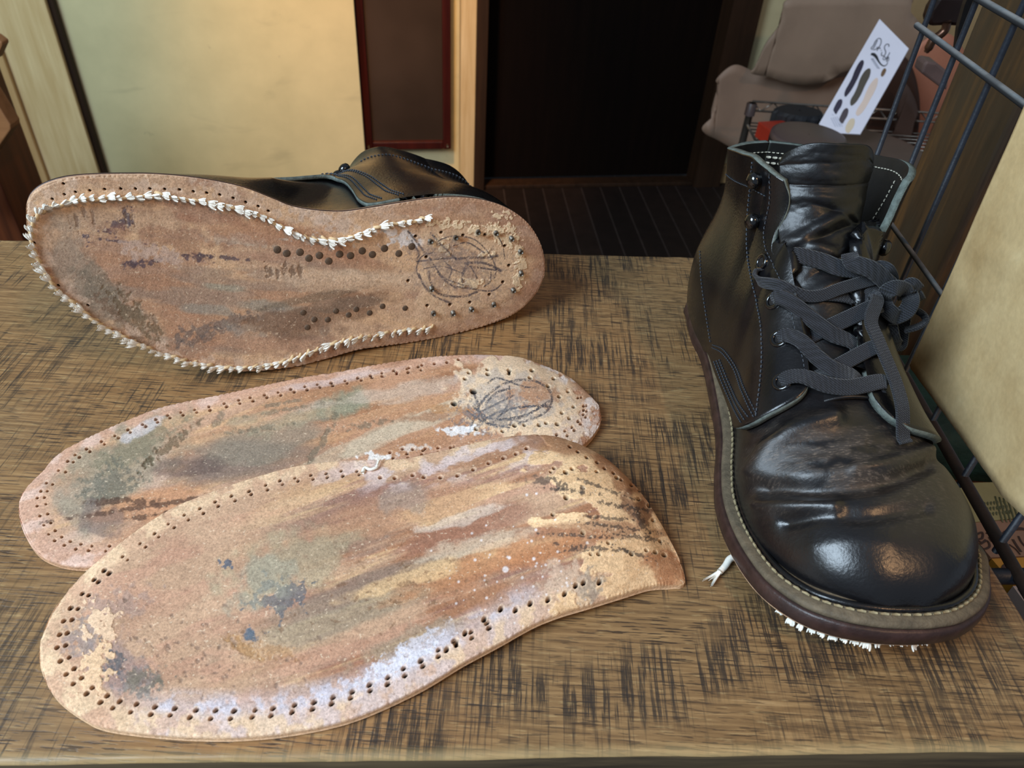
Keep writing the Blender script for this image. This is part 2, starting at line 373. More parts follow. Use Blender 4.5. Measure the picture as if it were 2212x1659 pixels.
# framed dark glass panel (mirror) hanging in the recess
mir = empty('wall_mirror', tuple(wp(-.237, -.63)), 'tall narrow mirror in a dark red-brown frame on the cream wall beside the door', 'mirror')
MF = woodm('mahogany_frame', (46, 14, 12), (70, 24, 18), 'z', .32)
u0, u1, z0 = -.366, -.110, -.628
frm = MB()
for a, b, c, d in ((u0, u0+.024, z0, ZT-.3), (u1-.024, u1, z0, ZT-.3), (u0+.024, u1-.024, z0, z0+.024), (u0+.024, u1-.024, ZT-.324, ZT-.3)):
    frm.box(wp((a+b)/2, (c+d)/2, .005), (b-a, .03, d-c), WYAW)
fo = frm.build('frame', MF, mir, False); bb = fo.modifiers.new('b', 'BEVEL'); bb.width = .003; bb.segments = 2
mg = NT('dim_mirror_glass'); mg.base(mg.ramp(mg.noise(mg.coord((1, 1, 1)), 3, 3), [(.3, srgb(58, 46, 38)), (.7, srgb(80, 64, 54))])); mg.rough(.22); mg.set(Metallic=.25)
mo = wbox('mirror_glass', u0+.02, u1-.02, z0+.02, ZT-.32, .004, .010, mg.m, mir, 0)
for uu in (u0+.012, u1-.012):
    V, F = tube_vf([wp(uu, z0+.012, -.014), wp(uu, z0+.012, -.010)], .0035, 12); mesh('screw', V, F, M_NAIL, mir)
# ================================================================== TABLE
TY = math.radians(4.4); te1 = np.array([math.cos(TY), math.sin(TY), 0]); te2 = np.array([-math.sin(TY), math.cos(TY), 0])
tF = G(1150, 1634); tR = G(2200, 1310); tB = G(800, 536)
# table frame coordinates: a along the front, b towards the wall
t_r = np.dot(tR, te1); t_f = np.dot(tF, te2); t_b = np.dot(tB, te2); t_l = t_r-.98
tab = empty('display_table', (0, 0, FLOOR), 'rough-sawn oak table top carrying both boots and the loose leather midsoles', 'table')
nx, ny = 220, 80
dn = np.array([0, .0004, .0009, .0015, .0022, .003, .0045]); aa = np.r_[t_l+dn, np.linspace(t_l+.007, t_r-.007, nx-14), t_r-dn[::-1]]; bb_ = np.r_[t_f+dn, np.linspace(t_f+.007, t_b-.007, ny-14), t_b-dn[::-1]]
A_, B_ = np.meshgrid(aa, bb_, indexing='ij')
ed = np.minimum.reduce([A_-t_l, t_r-A_, B_-t_f, t_b-B_])
Z_ = -.0016*np.clip(1-ed/.0025, 0, 1)**2-.0005*vn(A_*90, B_*18, 5)*(ed < .02)
wob = (B_ < t_f+.001)*(.0012*(fbm(A_*30, B_*0, 3)-.5))
Vt = A_[..., None]*te1+(B_+wob)[..., None]*te2+Z_[..., None]*np.array([0, 0, 1.])
th = .032
Vb = Vt.copy(); Vb[..., 2] = -th
Fz = gridF(nx, ny); Fb = gridF(nx, ny, off=nx*ny)[:, ::-1]; N0 = nx*ny; rim = []
per = [(i, 0) for i in range(nx)]+[(nx-1, j) for j in range(1, ny)]+[(i, ny-1) for i in range(nx-2, -1, -1)]+[(0, j) for j in range(ny-2, 0, -1)]
pi_ = [i*ny+j for i, j in per]
for k in range(len(pi_)): a, b = pi_[k], pi_[(k+1) % len(pi_)]; rim.append((a+N0, b+N0, b, a))
Vall = np.vstack([Vt.reshape(-1, 3), Vb.reshape(-1, 3)]); Fall = np.vstack([Fz, Fb, np.array(rim)])
tt_ = npmesh('table_top', Vall, Fall, [M_TABLE, woodm('dark_cracked_edge', (36, 30, 22), (96, 82, 58), 'x', .8, 3.)], tab); nf_ = len(Fz)+len(Fb); mi = np.zeros(len(tt_.data.polygons), np.int32); mi[nf_:] = 1; tt_.data.polygons.foreach_set('material_index', mi)
M_LEG = woodm('table_leg_wood', (60, 42, 26), (92, 66, 42), 'z', .6)
for a, b in ((t_l+.05, t_f+.05), (t_r-.05, t_f+.05), (t_l+.05, t_b-.05), (t_r-.05, t_b-.05)):
    c = a*te1+b*te2; box('leg', (c[0], c[1], (FLOOR-th)/2), (.05, .05, -FLOOR-th), M_LEG, tab, TY, .003)
ap = MB()
ap.box(((t_l+t_r)/2)*te1+(t_f+.03)*te2+np.array([0, 0, -th-.035]), (t_r-t_l-.1, .02, .07), TY)
ap.box(((t_l+t_r)/2)*te1+(t_b-.03)*te2+np.array([0, 0, -th-.035]), (t_r-t_l-.1, .02, .07), TY)
ap.build('apron', M_LEG, tab, False)
# ================================================================== STAINED LEATHER SHEETS
class Sheet:
    """a leather slab: grid between the two long edges of a closed outline, with stains and relief"""
    def __init__(s, out3, ax, up, nu, nv, bias=.5):
        O = catc(out3, 900); s.ax = np.array(ax, float); s.ax /= np.linalg.norm(s.ax); s.up = np.array(up, float); s.up /= np.linalg.norm(s.up)
        s.sd = np.cross(s.up, s.ax); c = O.mean(0); s.c = c
        x = (O-c)@s.ax; y = (O-c)@s.sd; z = (O-c)@s.up
        i0, i1 = x.argmin(), x.argmax(); n = len(O)
        def chain(a, b):
            k = np.arange(a, b+1 if b > a else b+n+1) % n; return x[k], y[k], z[k]
        A = chain(i0, i1); B = tuple(q[::-1] for q in chain(i1, i0))
        if A[1].mean() > B[1].mean(): A, B = B, A
        t = (1-np.cos(np.linspace(0, math.pi, nu)))/2; t = .45*t+.55*np.linspace(0, 1, nu)
        t = np.clip(t, 0, 1); dd = np.linspace(-1, 1, nu); w = np.clip((np.abs(dd)-.93)/.07, 0, 1)
        xs = x[i0]+(x[i1]-x[i0])*t; xs[0] += 1e-5; xs[-1] -= 1e-5
        def I(C, q): xx = np.maximum.accumulate(C[0]+np.arange(len(C[0]))*1e-9); return np.interp(xs, xx, C[q])
        ylo, yhi, zlo, zhi = I(A, 1), I(B, 1), I(A, 2), I(B, 2)
        T = np.linspace(0, 1, nv)[None]; s.T = T
        Yg = ylo[:, None]*(1-T)+yhi[:, None]*T; Zg = zlo[:, None]*(1-T)+zhi[:, None]*T
        s.S = np.broadcast_to(((xs-x[i0])/(x[i1]-x[i0]))[:, None], Yg.shape)
        s.X = np.broadcast_to(xs[:, None], Yg.shape).copy(); s.Y = Yg; s.Z = Zg
        s.W = (yhi-ylo)[:, None]; s.TT = np.broadcast_to(T, Yg.shape)
        s.O2 = np.stack([x, y], 1); s.nu, s.nv = nu, nv
        s.lo, s.hi = (xs, ylo), (xs, yhi); s.H = np.zeros_like(Yg)
        s.ed = s.edge_dist()
    def edge_dist(s):
        R = s.O2[::3]; P = np.stack([s.X, s.Y], -1)[::4, ::4].reshape(-1, 2)
        d = np.sqrt(((P[:, None]-R[None])**2).sum(-1)).min(1).reshape(s.X[::4, ::4].shape)
        ii = np.minimum(np.arange(s.nu)/4, d.shape[0]-1.001); jj = np.minimum(np.arange(s.nv)/4, d.shape[1]-1.001)
        i = ii.astype(int)[:, None]; j = jj.astype(int)[None]; fi = (ii[:, None]-i); fj = jj[None]-j
        return d[i, j]*(1-fi)*(1-fj)+d[i+1, j]*fi*(1-fj)+d[i, j+1]*(1-fi)*fj+d[i+1, j+1]*fi*fj
    def world(s, X=None, Y=None, Z=None):
        X = s.X if X is None else X; Y = s.Y if Y is None else Y; Z = s.Z if Z is None else Z
        return s.c+X[..., None]*s.ax+Y[..., None]*s.sd+Z[..., None]*s.up
    def finish_pos(s):
        W = s.world(); v = W-CAM; k = v@CF
        s.px = IW/2+FPX*(v@CX)/k; s.py = IH/2-FPX*(v@CU)/k
        s.col = np.zeros(s.X.shape+(3,))
    def fill(s, rgb): s.col[:] = srgb(*rgb)
    def mixc(s, m, rgb): s.col += (np.array(srgb(*rgb))-s.col)*m[..., None]
    def blob(s, cx, cy, rx, ry, ang, rgb, st=.8, rag=.5, soft=.35, nsc=.03, h=0., seed=None, an=1.):
        a = math.radians(ang); dx = s.px-cx; dy = s.py-cy
        u = (dx*math.cos(a)+dy*math.sin(a)); v = (-dx*math.sin(a)+dy*math.cos(a))
        d = np.sqrt((u/rx)**2+(v/ry)**2); seed = seed if seed is not None else int(cx*7+cy*3) % 1000
        sel = d < 2.2
        n = np.zeros_like(d); n[sel] = fbm(u[sel]*nsc/an, v[sel]*nsc, seed, 5)-.5
        m = sstep(1+soft, 1-soft, d+n*rag*4)*sel*st
        s.mixc(m, rgb)
        if h: s.H += h*m
        return m
    def streak(s, rgb, lo, hi, st, fx=.006, fy=.05, ang=-18, seed=1, region=None):
        a = math.radians(ang); u = s.px*math.cos(a)+s.py*math.sin(a); v = -s.px*math.sin(a)+s.py*math.cos(a)
        m = sstep(lo, hi, fbm(u*fx, v*fy, seed, 5))*st
        if region is not None: m = m*region
        s.mixc(m, rgb); return m
    def reg(s, cx, cy, rx, ry, ang=0, soft=.5):
        a = math.radians(ang); dx = s.px-cx; dy = s.py-cy
        d = np.sqrt(((dx*math.cos(a)+dy*math.sin(a))/rx)**2+((-dx*math.sin(a)+dy*math.cos(a))/ry)**2)
        return sstep(1+soft, 1-soft, d)
    def line(s, pts, w, rgb, st=.8, grain=.5, h=0.):
        P = np.array(pts, float)
        if len(P) > 2: P = cat(P, len(P)*6)
        bb = (s.px > P[:, 0].min()-w*3) & (s.px < P[:, 0].max()+w*3) & (s.py > P[:, 1].min()-w*3) & (s.py < P[:, 1].max()+w*3)
        if not bb.any(): return
        x = s.px[bb]; y = s.py[bb]; d = np.full(x.shape, 1e9)
        for a, b in zip(P[:-1], P[1:]):
            e = b-a; L2 = (e@e)+1e-9; t = np.clip(((x-a[0])*e[0]+(y-a[1])*e[1])/L2, 0, 1)
            d = np.minimum(d, (x-a[0]-t*e[0])**2+(y-a[1]-t*e[1])**2)
        d = np.sqrt(d); g = vn(x*.5, y*.5, 3)*.65+vn(x*.13, y*.13, 9)*.35
        m = np.zeros_like(s.px); m[bb] = sstep(w, w*.4, d)*st*sstep(grain-.35, grain+.15, g); s.mixc(m, rgb)
        if h: s.H += h*m
    def hole(s, cx, cy, r=3.2, rgb=(34, 18, 12), depth=.0022, ell=1.5, ang=-45, halo=None):
        """r in picture pixels at the hole"""
        a = math.radians(ang); sel = (np.abs(s.px-cx) < r*4) & (np.abs(s.py-cy) < r*4)
        dx = s.px[sel]-cx; dy = s.py[sel]-cy; u = dx*math.cos(a)+dy*math.sin(a); v = -dx*math.sin(a)+dy*math.cos(a)
        d = np.sqrt((u/(r*ell))**2+(v/r)**2)
        if halo is not None:
            m = np.zeros_like(s.px); m[sel] = sstep(1.9, 1.2, d)*.4; s.mixc(m, halo)
        m = np.zeros_like(s.px); m[sel] = sstep(1.15, .75, d); s.mixc(m, rgb)
        s.H -= depth*m
    def inset_rows(s, d0, spacing, s0=0., s1=1.):
        """points along the outline inset by d0 (metres), with arc positions"""
        O = resamp(s.O2, 1400, True); T = np.roll(O, -3, 0)-np.roll(O, 3, 0); T /= np.linalg.norm(T, axis=1)[:, None]
        N = np.stack([-T[:, 1], T[:, 0]], 1); c = O.mean(0)
        if np.mean(np.sum(N*(c-O), 1)) < 0: N = -N
        Q = O+N*d0; L = np.linalg.norm(np.diff(O, axis=0), axis=1).sum(); n = int(L/spacing)
        return Q[(np.arange(n)*len(O)//n)], T[(np.arange(n)*len(O)//n)]
    def near(s, x, y):
        i = np.abs(s.X[:, 0]-x).argmin(); j = np.abs(s.Y[i]-y).argmin(); return i, j
    def build(s, name, mat, parent, th=.0045, edge_rgb=(178, 140, 104), rag=.00035):
        e = s.ed; rimn = (fbm(s.X*900, s.Y*900, 7, 3)-.5)*rag*4*sstep(.002, 0, e)
        s.H = s.H-.0009*np.clip(1-e/.0016, 0, 1)**2
        W = s.world(Z=s.Z+s.H+rimn*.4)
        nu, nv = s.nu, s.nv; bot = s.world(Z=s.Z-th)[::, ::]; 
        step_u, step_v = 1, 1
        F = gridF(nu, nv)[:, ::-1]; N0 = nu*nv
        per = [(i, 0) for i in range(nu)]+[(nu-1, j) for j in range(1, nv)]+[(i, nv-1) for i in range(nu-2, -1, -1)]+[(0, j) for j in range(nv-2, 0, -1)]
        idx = np.array([i*nv+j for i, j in per]); Wf = W.reshape(-1, 3); Bf = bot.reshape(-1, 3)[idx]
        mid = Wf[idx]*.5+Bf*.5; k = len(idx)
        # rim in two strips, the underside closed with strips across
        V = [Wf, mid, Bf]; a = np.arange(k); b = (a+1) % k
        R1 = np.stack([idx[a], N0+a, N0+b, idx[b]], 1); R2 = np.stack([N0+a, N0+k+a, N0+k+b, N0+b], 1)
        # underside: quads between matching lo/hi perimeter points
        lo = N0+k+np.arange(nu); hi = N0+k+(nu+nv-2)+(nu-1-np.arange(nu))
        U = np.stack([lo[:-1], lo[1:], hi[1:], hi[:-1]], 1)[:, ::-1]
        col = np.concatenate([s.col.reshape(-1, 3), np.tile(srgb(*edge_rgb), (2*k, 1))])
        lum = col@np.array([.3, .6, .1]); col = np.clip((col+(lum[:, None]-col)*.12)*1.08, 0, 1)
        Vv = np.concatenate(V); Ff = np.concatenate([F, R1[:, ::-1], R2[:, ::-1], U])
        # orientation check
        i = nu//2*nv+nv//2; q = F[(nu//2)*(nv-1)+nv//2]; nn = np.cross(Vv[q[1]]-Vv[q[0]], Vv[q[2]]-Vv[q[1]])
        if nn@s.up < 0: Ff = Ff[:, ::-1]
        s.Wf = W; return npmesh(name, Vv, Ff, mat, parent, col)
def pts3(L):
    return np.array([G(x, y, z/1000.) for x, y, z in L])
# ---------------------------------------------------------------- far midsole
far_out = [(40, 1108, 5), (42, 1078, 5), (57, 1051, 5), (88, 1020, 5), (128, 978, 5), (186, 946, 5), (270, 909, 5), (354, 878, 5), (473, 853, 5), (574, 831, 5.5), (675, 811, 6), (740, 801, 6),
 (808, 788, 6), (917, 772, 7), (1007, 766, 7), (1080, 767, 7), (1127, 773, 7), (1170, 787, 6), (1224, 812, 6), (1264, 845, 5), (1290, 877, 5), (1299, 901, 5), (1290, 926, 5), (1259, 960, 5),
 (1200, 985, 5), (1100, 995, 5), (1000, 995, 5), (900, 1008, 5), (800, 1040, 5), (700, 1088, 5), (600, 1132, 5), (500, 1172, 5), (400, 1202, 5), (300, 1219, 5), (197, 1222, 5), (135, 1217, 5), (84, 1196, 5), (54, 1157, 5)]
fo3 = pts3(far_out)
S1 = Sheet(fo3, G(1299, 900)-G(45, 1120), (0, 0, 1), 900, 330)
S1.Z = S1.Z+.006*np.exp(-((S1.S-.88)/.10)**2)*(4*S1.TT*(1-S1.TT))+.0015*np.sin(S1.S*9)*(4*S1.TT*(1-S1.TT))-.0012*np.exp(-((S1.S-.22)/.1)**2)*(4*S1.TT*(1-S1.TT))
S1.finish_pos(); S = S1
S.fill((196, 152, 118))
S.streak((206, 160, 112), .45, .62, .8, seed=11); S.streak((176, 128, 92), .5, .7, .7, seed=12, fy=.035); S.streak((205, 172, 150), .55, .7, .6, seed=14, fy=.02)
edge = sstep(.014, .006, S.ed); S.mixc(edge*.75, (200, 152, 124)); S.streak((222, 186, 166), .5, .68, .7, fx=.02, fy=.03, seed=15, region=edge)
S.mixc(sstep(.30, .55, S.S)*.55*(1-edge*.6), (178, 122, 80))
S.streak((150, 98, 60), .52, .68, .6, fx=.004, fy=.06, seed=16, ang=-14, region=sstep(.35, .55, S.S))
S.blob(250, 1015, 150, 70, -38, (150, 138, 112), .75, .35); S.blob(180, 1090, 60, 70, 0, (150, 136, 116), .6, .4)
S.blob(300, 960, 90, 28, -28, (126, 118, 92), .7, .6, nsc=.08); S.blob(240, 1050, 55, 38, -30, (100, 98, 84), .7, .7, nsc=.12)
S.blob(300, 930, 48, 10, -28, (205, 196, 196), .6, .5); S.blob(500, 1000, 150, 42, -6, (122, 104, 92), .85, .35, nsc=.02, an=4); S.blob(560, 960, 130, 30, -12, (138, 126, 106), .7, .5, an=3)
S.blob(420, 1010, 70, 18, -4, (96, 76, 70), .6, .5, an=3); S.blob(320, 1085, 120, 26, -14, (196, 134, 86), .7, .4, an=3); S.blob(225, 1120, 60, 26, 10, (112, 94, 88), .6, .6)
for a in ((330, 1092, 160, 5, -9), (360, 1108, 90, 5, -9), (260, 1085, 60, 7, 0)): S.blob(*a, (84, 58, 44), .8, .8, nsc=.1)
S.blob(370, 960, 60, 8, -40, (112, 92, 66), .8, .8, nsc=.12, h=-.0004); S.blob(322, 998, 34, 7, -55, (92, 82, 58), .8, .8, nsc=.12, h=-.0004)
S.blob(640, 905, 110, 30, -14, (158, 150, 120), .55, .6, an=2); S.blob(745, 872, 62, 26, -8, (136, 138, 112), .8, .4); S.blob(705, 905, 30, 8, -10, (110, 112, 98), .5, .6)
S.blob(840, 850, 150, 14, -9, (198, 176, 154), .55, .7, an=3); S.blob(870, 925, 160, 12, -22, (206, 190, 160), .6, .8, an=3); S.blob(770, 960, 120, 14, -24, (196, 176, 146), .5, .8, an=3)
S.blob(760, 815, 200, 9, -10, (206, 186, 180), .5, .7, an=3); S.blob(930, 900, 60, 10, -5, (152, 92, 46), .6, .6); S.blob(975, 883, 36, 9, 0, (176, 118, 58), .7, .5)
for a in ((560, 925, 60, 5, -8), (640, 880, 90, 4, -10), (690, 962, 60, 6, -60), (470, 905, 20, 7, -60), (600, 872, 40, 4, -10), (790, 918, 50, 5, -8)): S.blob(*a, (112, 104, 84), .6, .9, nsc=.12, h=-.0003)
m = S.blob(1140, 862, 150, 92, 14, (222, 190, 152), .92, .28, .1, nsc=.05, h=.0005); S.streak((168, 112, 66), .5, .62, .75, fx=.02, fy=.06, ang=-5, seed=20, region=m*S.reg(1140, 862, 70, 40))
S.blob(1115, 860, 100, 52, 8, (172, 160, 150), .55, .5, nsc=.08); S.blob(1150, 850, 46, 24, 0, (174, 118, 72), .7, .6, nsc=.06)
S.mixc(sstep(.94, .985, S.S)*.7, (160, 104, 66)); S.streak((222, 206, 196), .5, .62, .8, fx=.05, fy=.05, seed=22, region=sstep(.86, .93, S.S)*edge)
S.blob(1245, 930, 60, 26, -40, (200, 176, 160), .6, .8, nsc=.1)
ink = (66, 64, 70)
for P_, w in (([(1015, 930), (1040, 870), (1090, 830), (1150, 823), (1190, 850), (1180, 890), (1120, 915), (1060, 920), (1030, 880)], 3.2), ([(1022, 880), (1060, 905), (1120, 905), (1170, 880)], 3.), ([(1055, 828), (1075, 818), (1130, 836), (1165, 838)], 2.6),
    ([(1020, 845), (1032, 872), (1034, 900)], 3.4), ([(1050, 872), (1072, 850), (1096, 842)], 3.2), ([(1012, 936), (1050, 905), (1100, 885), (1180, 876)], 3.), ([(1080, 908), (1140, 896), (1186, 868)], 3.),
    ([(1040, 890), (1080, 870), (1110, 855)], 2.5), ([(1060, 920), (1085, 895), (1125, 880), (1192, 880)], 2.5), ([(1010, 888), (1045, 912), (1100, 925)], 2.5), ([(1100, 835), (1100, 870), (1080, 900)], 2.2)):
    S.line(P_, w*1.15, ink, .9, .50)
S.blob(1060, 895, 60, 26, -10, (110, 108, 110), .6, 1.1, nsc=.2)
S.blob(996, 928, 30, 10, 0, (232, 230, 228), .8, .8, nsc=.1); S.blob(820, 987, 34, 8, 0, (236, 232, 226), .85, .8, nsc=.1); S.blob(890, 967, 26, 6, 0, (226, 216, 204), .6, .8, nsc=.1)
for a, st in ((.0085, 0), (.0112, 1)):
    Q, Tn = S.inset_rows(a, .0077)
    for q in Q:
        if q[0] > S.X.min()+(.70 if q[1] > 0 else .98)*(S.X.max()-S.X.min()): continue
        w = S.c+q[0]*S.ax+q[1]*S.sd+.0045*S.up*0; i, j = S.near(q[0], q[1]); cx, cy = S.px[i, j]+(3 if st else 0)+random.uniform(-1.5, 1.5), S.py[i, j]+random.uniform(-1, 1)
        S.hole(cx, cy, random.uniform(2.3, 3.0), (74, 38, 22), .002, 1.35, -35, (214, 170, 132))
for (x, y) in ((884, 794), (912, 788), (939, 785), (966, 782), (991, 777), (857, 803), (826, 812), (843, 977), (870, 969), (892, 970), (919, 968), (947, 967), (974, 966), (1005, 965)): S.hole(x, y, 3., (120, 66, 40), .002, 1.3, -30, (226, 190, 156))
for (x, y) in ((1005, 819), (1013, 806), (1053, 799), (1054, 809), (1100, 801), (1100, 808), (1149, 801), (1145, 817), (1023, 846), (981, 872), (1196, 819), (1184, 835), (1227, 847), (1208, 858), (1239, 880), (1214, 893), (1230, 905), (1204, 917), (1180, 915), (1165, 919), (1133, 919), (1112, 920), (1086, 932), (1029, 928)):
    S.hole(x, y, random.uniform(3.2, 4.2), (38, 28, 24), .003, 1.25, 10, (236, 206, 164))
S.hole(1023, 846, 6, (40, 34, 32), .002, 1.3, 20); S.hole(981, 872, 5.5, (60, 56, 52), .0015, 1.3, 10)
FAR = empty('leather_midsole', tuple(G(640, 1000)), 'stained leather midsole lying flat behind, pencil scribble on its heel', 'midsole')
S.build('leather_slab', M_SOLE, FAR, .0042, (186, 140, 100))
# ---------------------------------------------------------------- near midsole, heel curled over
near_out = [(84, 1416, 5), (90, 1378, 5), (109, 1328, 5.5), (147, 1275, 6.5), (189, 1230, 8), (242, 1186, 11.7), (303, 1140, 13.2), (371, 1098, 14.2), (439, 1069, 14.7), (506, 1045, 15.2), (574, 1024, 15.2), (641, 1007, 15.7), (740, 995, 16.2), (859, 992, 16.7), (930, 979, 17.2), (1004, 962, 18.2), (1070, 947, 19.2), (1127, 940, 20.2), (1170, 940, 20.2), (1210, 946, 20.2), (1262, 965, 19.2), (1315, 996, 17.2), (1369, 1047, 14.2), (1405, 1094, 12.2), (1441, 1156, 7), (1467, 1210, 4.5), (1480, 1250, 3.4), (1474, 1262, 3.2), (1450, 1262, 4), (1405, 1265, 6), (1351, 1281, 7.5), (1279, 1303, 8.5), (1206, 1325, 8.5), (1150, 1348, 8), (1080, 1387, 7.5), (1000, 1430, 7), (900, 1489, 6), (763, 1549, 5), (630, 1579, 5), (497, 1591, 5), (364, 1587, 5), (231, 1571, 5), (174, 1547, 5), (117, 1503, 5), (91, 1454, 5)]
no3 = pts3(near_out)
S2 = Sheet(no3, G(1470, 1210)-G(85, 1430), (0, 0, 1), 980, 400)
b4 = 4*S2.TT*(1-S2.TT)
S2.Z = S2.Z+.016*np.exp(-((S2.S-.86)/.15)**2)*b4*sstep(1.0, .93, S2.S)+.003*b4*np.exp(-((S2.S-.55)/.3)**2)-.0015*np.exp(-((S2.S-.2)/.12)**2)*b4+.0008*np.sin(S2.S*16+S2.TT*4)*b4
S2.finish_pos(); S = S2
S.fill((184, 144, 110))
S.streak((194, 153, 118), .42, .6, .8, seed=31, fy=.02); S.streak((192, 140, 110), .5, .7, .6, seed=32, fy=.03); S.streak((178, 130, 100), .54, .7, .5, seed=33, fx=.01, fy=.02)
mid = sstep(.22, .5, S.S)*sstep(.006, .02, S.ed)
S.streak((158, 104, 66), .42, .58, .85, fx=.0035, fy=.028, ang=-19, seed=41, region=mid); S.streak((148, 118, 98), .5, .62, .7, fx=.003, fy=.022, ang=-19, seed=47, region=mid)
S.streak((222, 180, 124), .55, .66, .7, fx=.0035, fy=.03, ang=-19, seed=43, region=mid); S.streak((140, 92, 78), .56, .68, .6, fx=.004, fy=.05, ang=-19, seed=44, region=mid)
S.blob(620, 1215, 125, 55, -22, (166, 152, 118), .62, .5); S.blob(800, 1270, 230, 26, -20, (140, 118, 98), .75, .35, an=3); S.blob(740, 1335, 240, 30, -17, (150, 134, 108), .7, .35, an=3)
S.blob(1010, 1145, 170, 24, -18, (150, 100, 76), .7, .4, an=3); S.blob(1060, 1220, 190, 34, -20, (178, 114, 66), .8, .35, an=3); S.blob(860, 1105, 170, 36, -14, (184, 132, 92), .6, .4, an=3)
S.blob(870, 1075, 50, 30, 0, (150, 134, 120), .5, .5); S.blob(1000, 1120, 120, 10, -16, (214, 196, 176), .5, .9, an=2); S.blob(1030, 1180, 100, 16, -14, (212, 190, 160), .5, .8, an=2)
S.blob(880, 1250, 130, 20, -18, (220, 178, 122), .7, .4, an=2); S.blob(900, 1385, 110, 26, -18, (158, 142, 116), .6, .5)
S.blob(492, 1218, 15, 11, 0, (86, 92, 104), .9, .7, .1, nsc=.1); S.blob(600, 1287, 46, 34, -30, (94, 98, 102), .8, 1., .1, nsc=.07); S.blob(540, 1373, 16, 9, 40, (76, 96, 112), .9, .6, nsc=.1)
S.blob(570, 1260, 70, 46, -30, (150, 144, 122), .6, .6); S.blob(528, 1398, 40, 12, 35, (166, 120, 66), .75, .6, nsc=.1, h=-.0004); S.blob(585, 1405, 50, 10, 12, (170, 124, 76), .6, .9, nsc=.12, h=-.0004)
S.blob(300, 1470, 48, 28, 0, (104, 102, 88), .85, .8, nsc=.1); S.blob(262, 1430, 60, 52, 60, (148, 124, 120), .6, .6); S.blob(180, 1370, 44, 30, -50, (134, 124, 122), .6, .9, nsc=.08); S.blob(240, 1425, 28, 18, 60, (84, 88, 92), .8, 1., nsc=.12)
S.blob(250, 1310, 60, 26, -20, (150, 128, 118), .5, .8, nsc=.06); S.blob(218, 1348, 40, 34, -70, (224, 184, 144), .95, .8, .08, nsc=.06, h=.0003); S.blob(205, 1450, 32, 46, 30, (226, 184, 138), .95, .7, .08, nsc=.06, h=.0003)
S.blob(190, 1480, 90, 20, 40, (222, 180, 136), .6, .6)
for k in range(70):
    x = random.gauss(430, 110); y = random.gauss(1410, 50); S.blob(x, y, random.uniform(2, 6), random.uniform(2, 4), random.uniform(0, 90), (116, 92, 76), .6, .6, nsc=.2, h=-.0003)
for k in range(40):
    x = random.gauss(860, 130); y = 1480-(x-60)*.22+random.gauss(-20, 36); S.blob(x, y, random.uniform(3, 11), random.uniform(2, 4), random.uniform(-60, 20), (126, 92, 62), .6, .6, nsc=.2, h=-.0003)
saltband = sstep(.020, .010, S.ed)*sstep(.10, .2, S.S)*sstep(.80, .62, S.S)*(S.TT < .5)
S.mixc(saltband*.55, (206, 186, 184)); S.streak((200, 196, 206), .42, .58, .8, fx=.03, fy=.03, seed=61, region=saltband)
S.blob(850, 1440, 80, 22, -24, (214, 212, 222), .9, .8, .2, nsc=.09); S.blob(890, 1400, 50, 16, -30, (208, 204, 212), .7, .9, nsc=.1); S.blob(740, 1500, 110, 20, -14, (198, 192, 202), .7, .8, nsc=.08)
edge = sstep(.011, .005, S.ed); S.mixc(edge*.5, (214, 170, 132)); S.streak((226, 190, 146), .45, .6, .7, fx=.03, fy=.03, seed=63, region=edge)
S.streak((214, 194, 190), .50, .66, .7, fx=.02, fy=.04, seed=64, region=S.reg(1000, 980, 300, 50, -10))
heel = sstep(.805, .815, S.S+(fbm(S.px*.014, S.py*.024, 77, 5)-.5)*.22)
S.mixc(heel*.97, (232, 190, 138)); S.H += .0005*heel
S.streak((166, 112, 66), .54, .64, .6, fx=.01, fy=.06, ang=-10, seed=66, region=heel*sstep(.93, .98, S.S)); S.streak((206, 160, 108), .5, .62, .5, fx=.03, fy=.06, ang=-10, seed=67, region=heel)
S.blob(1200, 960, 110, 20, 16, (164, 112, 72), .85, .5, an=2); S.blob(1330, 1020, 90, 16, 45, (160, 106, 64), .8, .6); S.blob(1375, 1100, 44, 22, 60, (128, 84, 56), .8, .8, nsc=.05); S.blob(1440, 1215, 50, 36, 50, (170, 108, 62), .8, .5)
S.blob(1290, 1145, 110, 14, 0, (160, 110, 74), .7, .7, an=2); S.blob(1180, 1190, 90, 20, -14, (176, 114, 66), .8, .5, an=2); S.blob(1270, 1265, 26, 26, 0, (150, 136, 120), .7, .8, nsc=.1); S.blob(1215, 1250, 40, 40, 0, (206, 176, 148), .6, .7, nsc=.07)
S.blob(1165, 1036, 26, 8, 0, (96, 78, 66), .8, .8, nsc=.1)
for a in ((1250, 1158, 60, 3, 4), (1330, 1140, 60, 3, 8), (1345, 1095, 44, 4, 10), (1370, 1160, 44, 4, 12), (1310, 1120, 40, 3, 5), (1290, 1185, 60, 3, 6), (1225, 1060, 44, 3, 8), (1300, 1055, 60, 3, 20), (1255, 1062, 8, 6, 0), (1210, 1050, 16, 8, 40), (1385, 1130, 26, 6, 60), (1250, 1190, 30, 3, 0), (1365, 1195, 40, 3, 20)): S.blob(*a, (62, 54, 50), .75, 1.2, nsc=.2)
for k in range(60):
    x = random.gauss(1120, 90); y = 1265-(x-1000)*.15+random.gauss(0, 60); r = random.uniform(1.5, 3); S.blob(x, y, r, r, 0, (226, 214, 208), .7, .1)
for x, y, r in ((1092, 1230, 6), (1100, 1205, 3.5), (1153, 1207, 4), (1138, 1069, 3), (1159, 1066, 3)): S.blob(x, y, r, r, 0, (220, 206, 200), .9, .1)
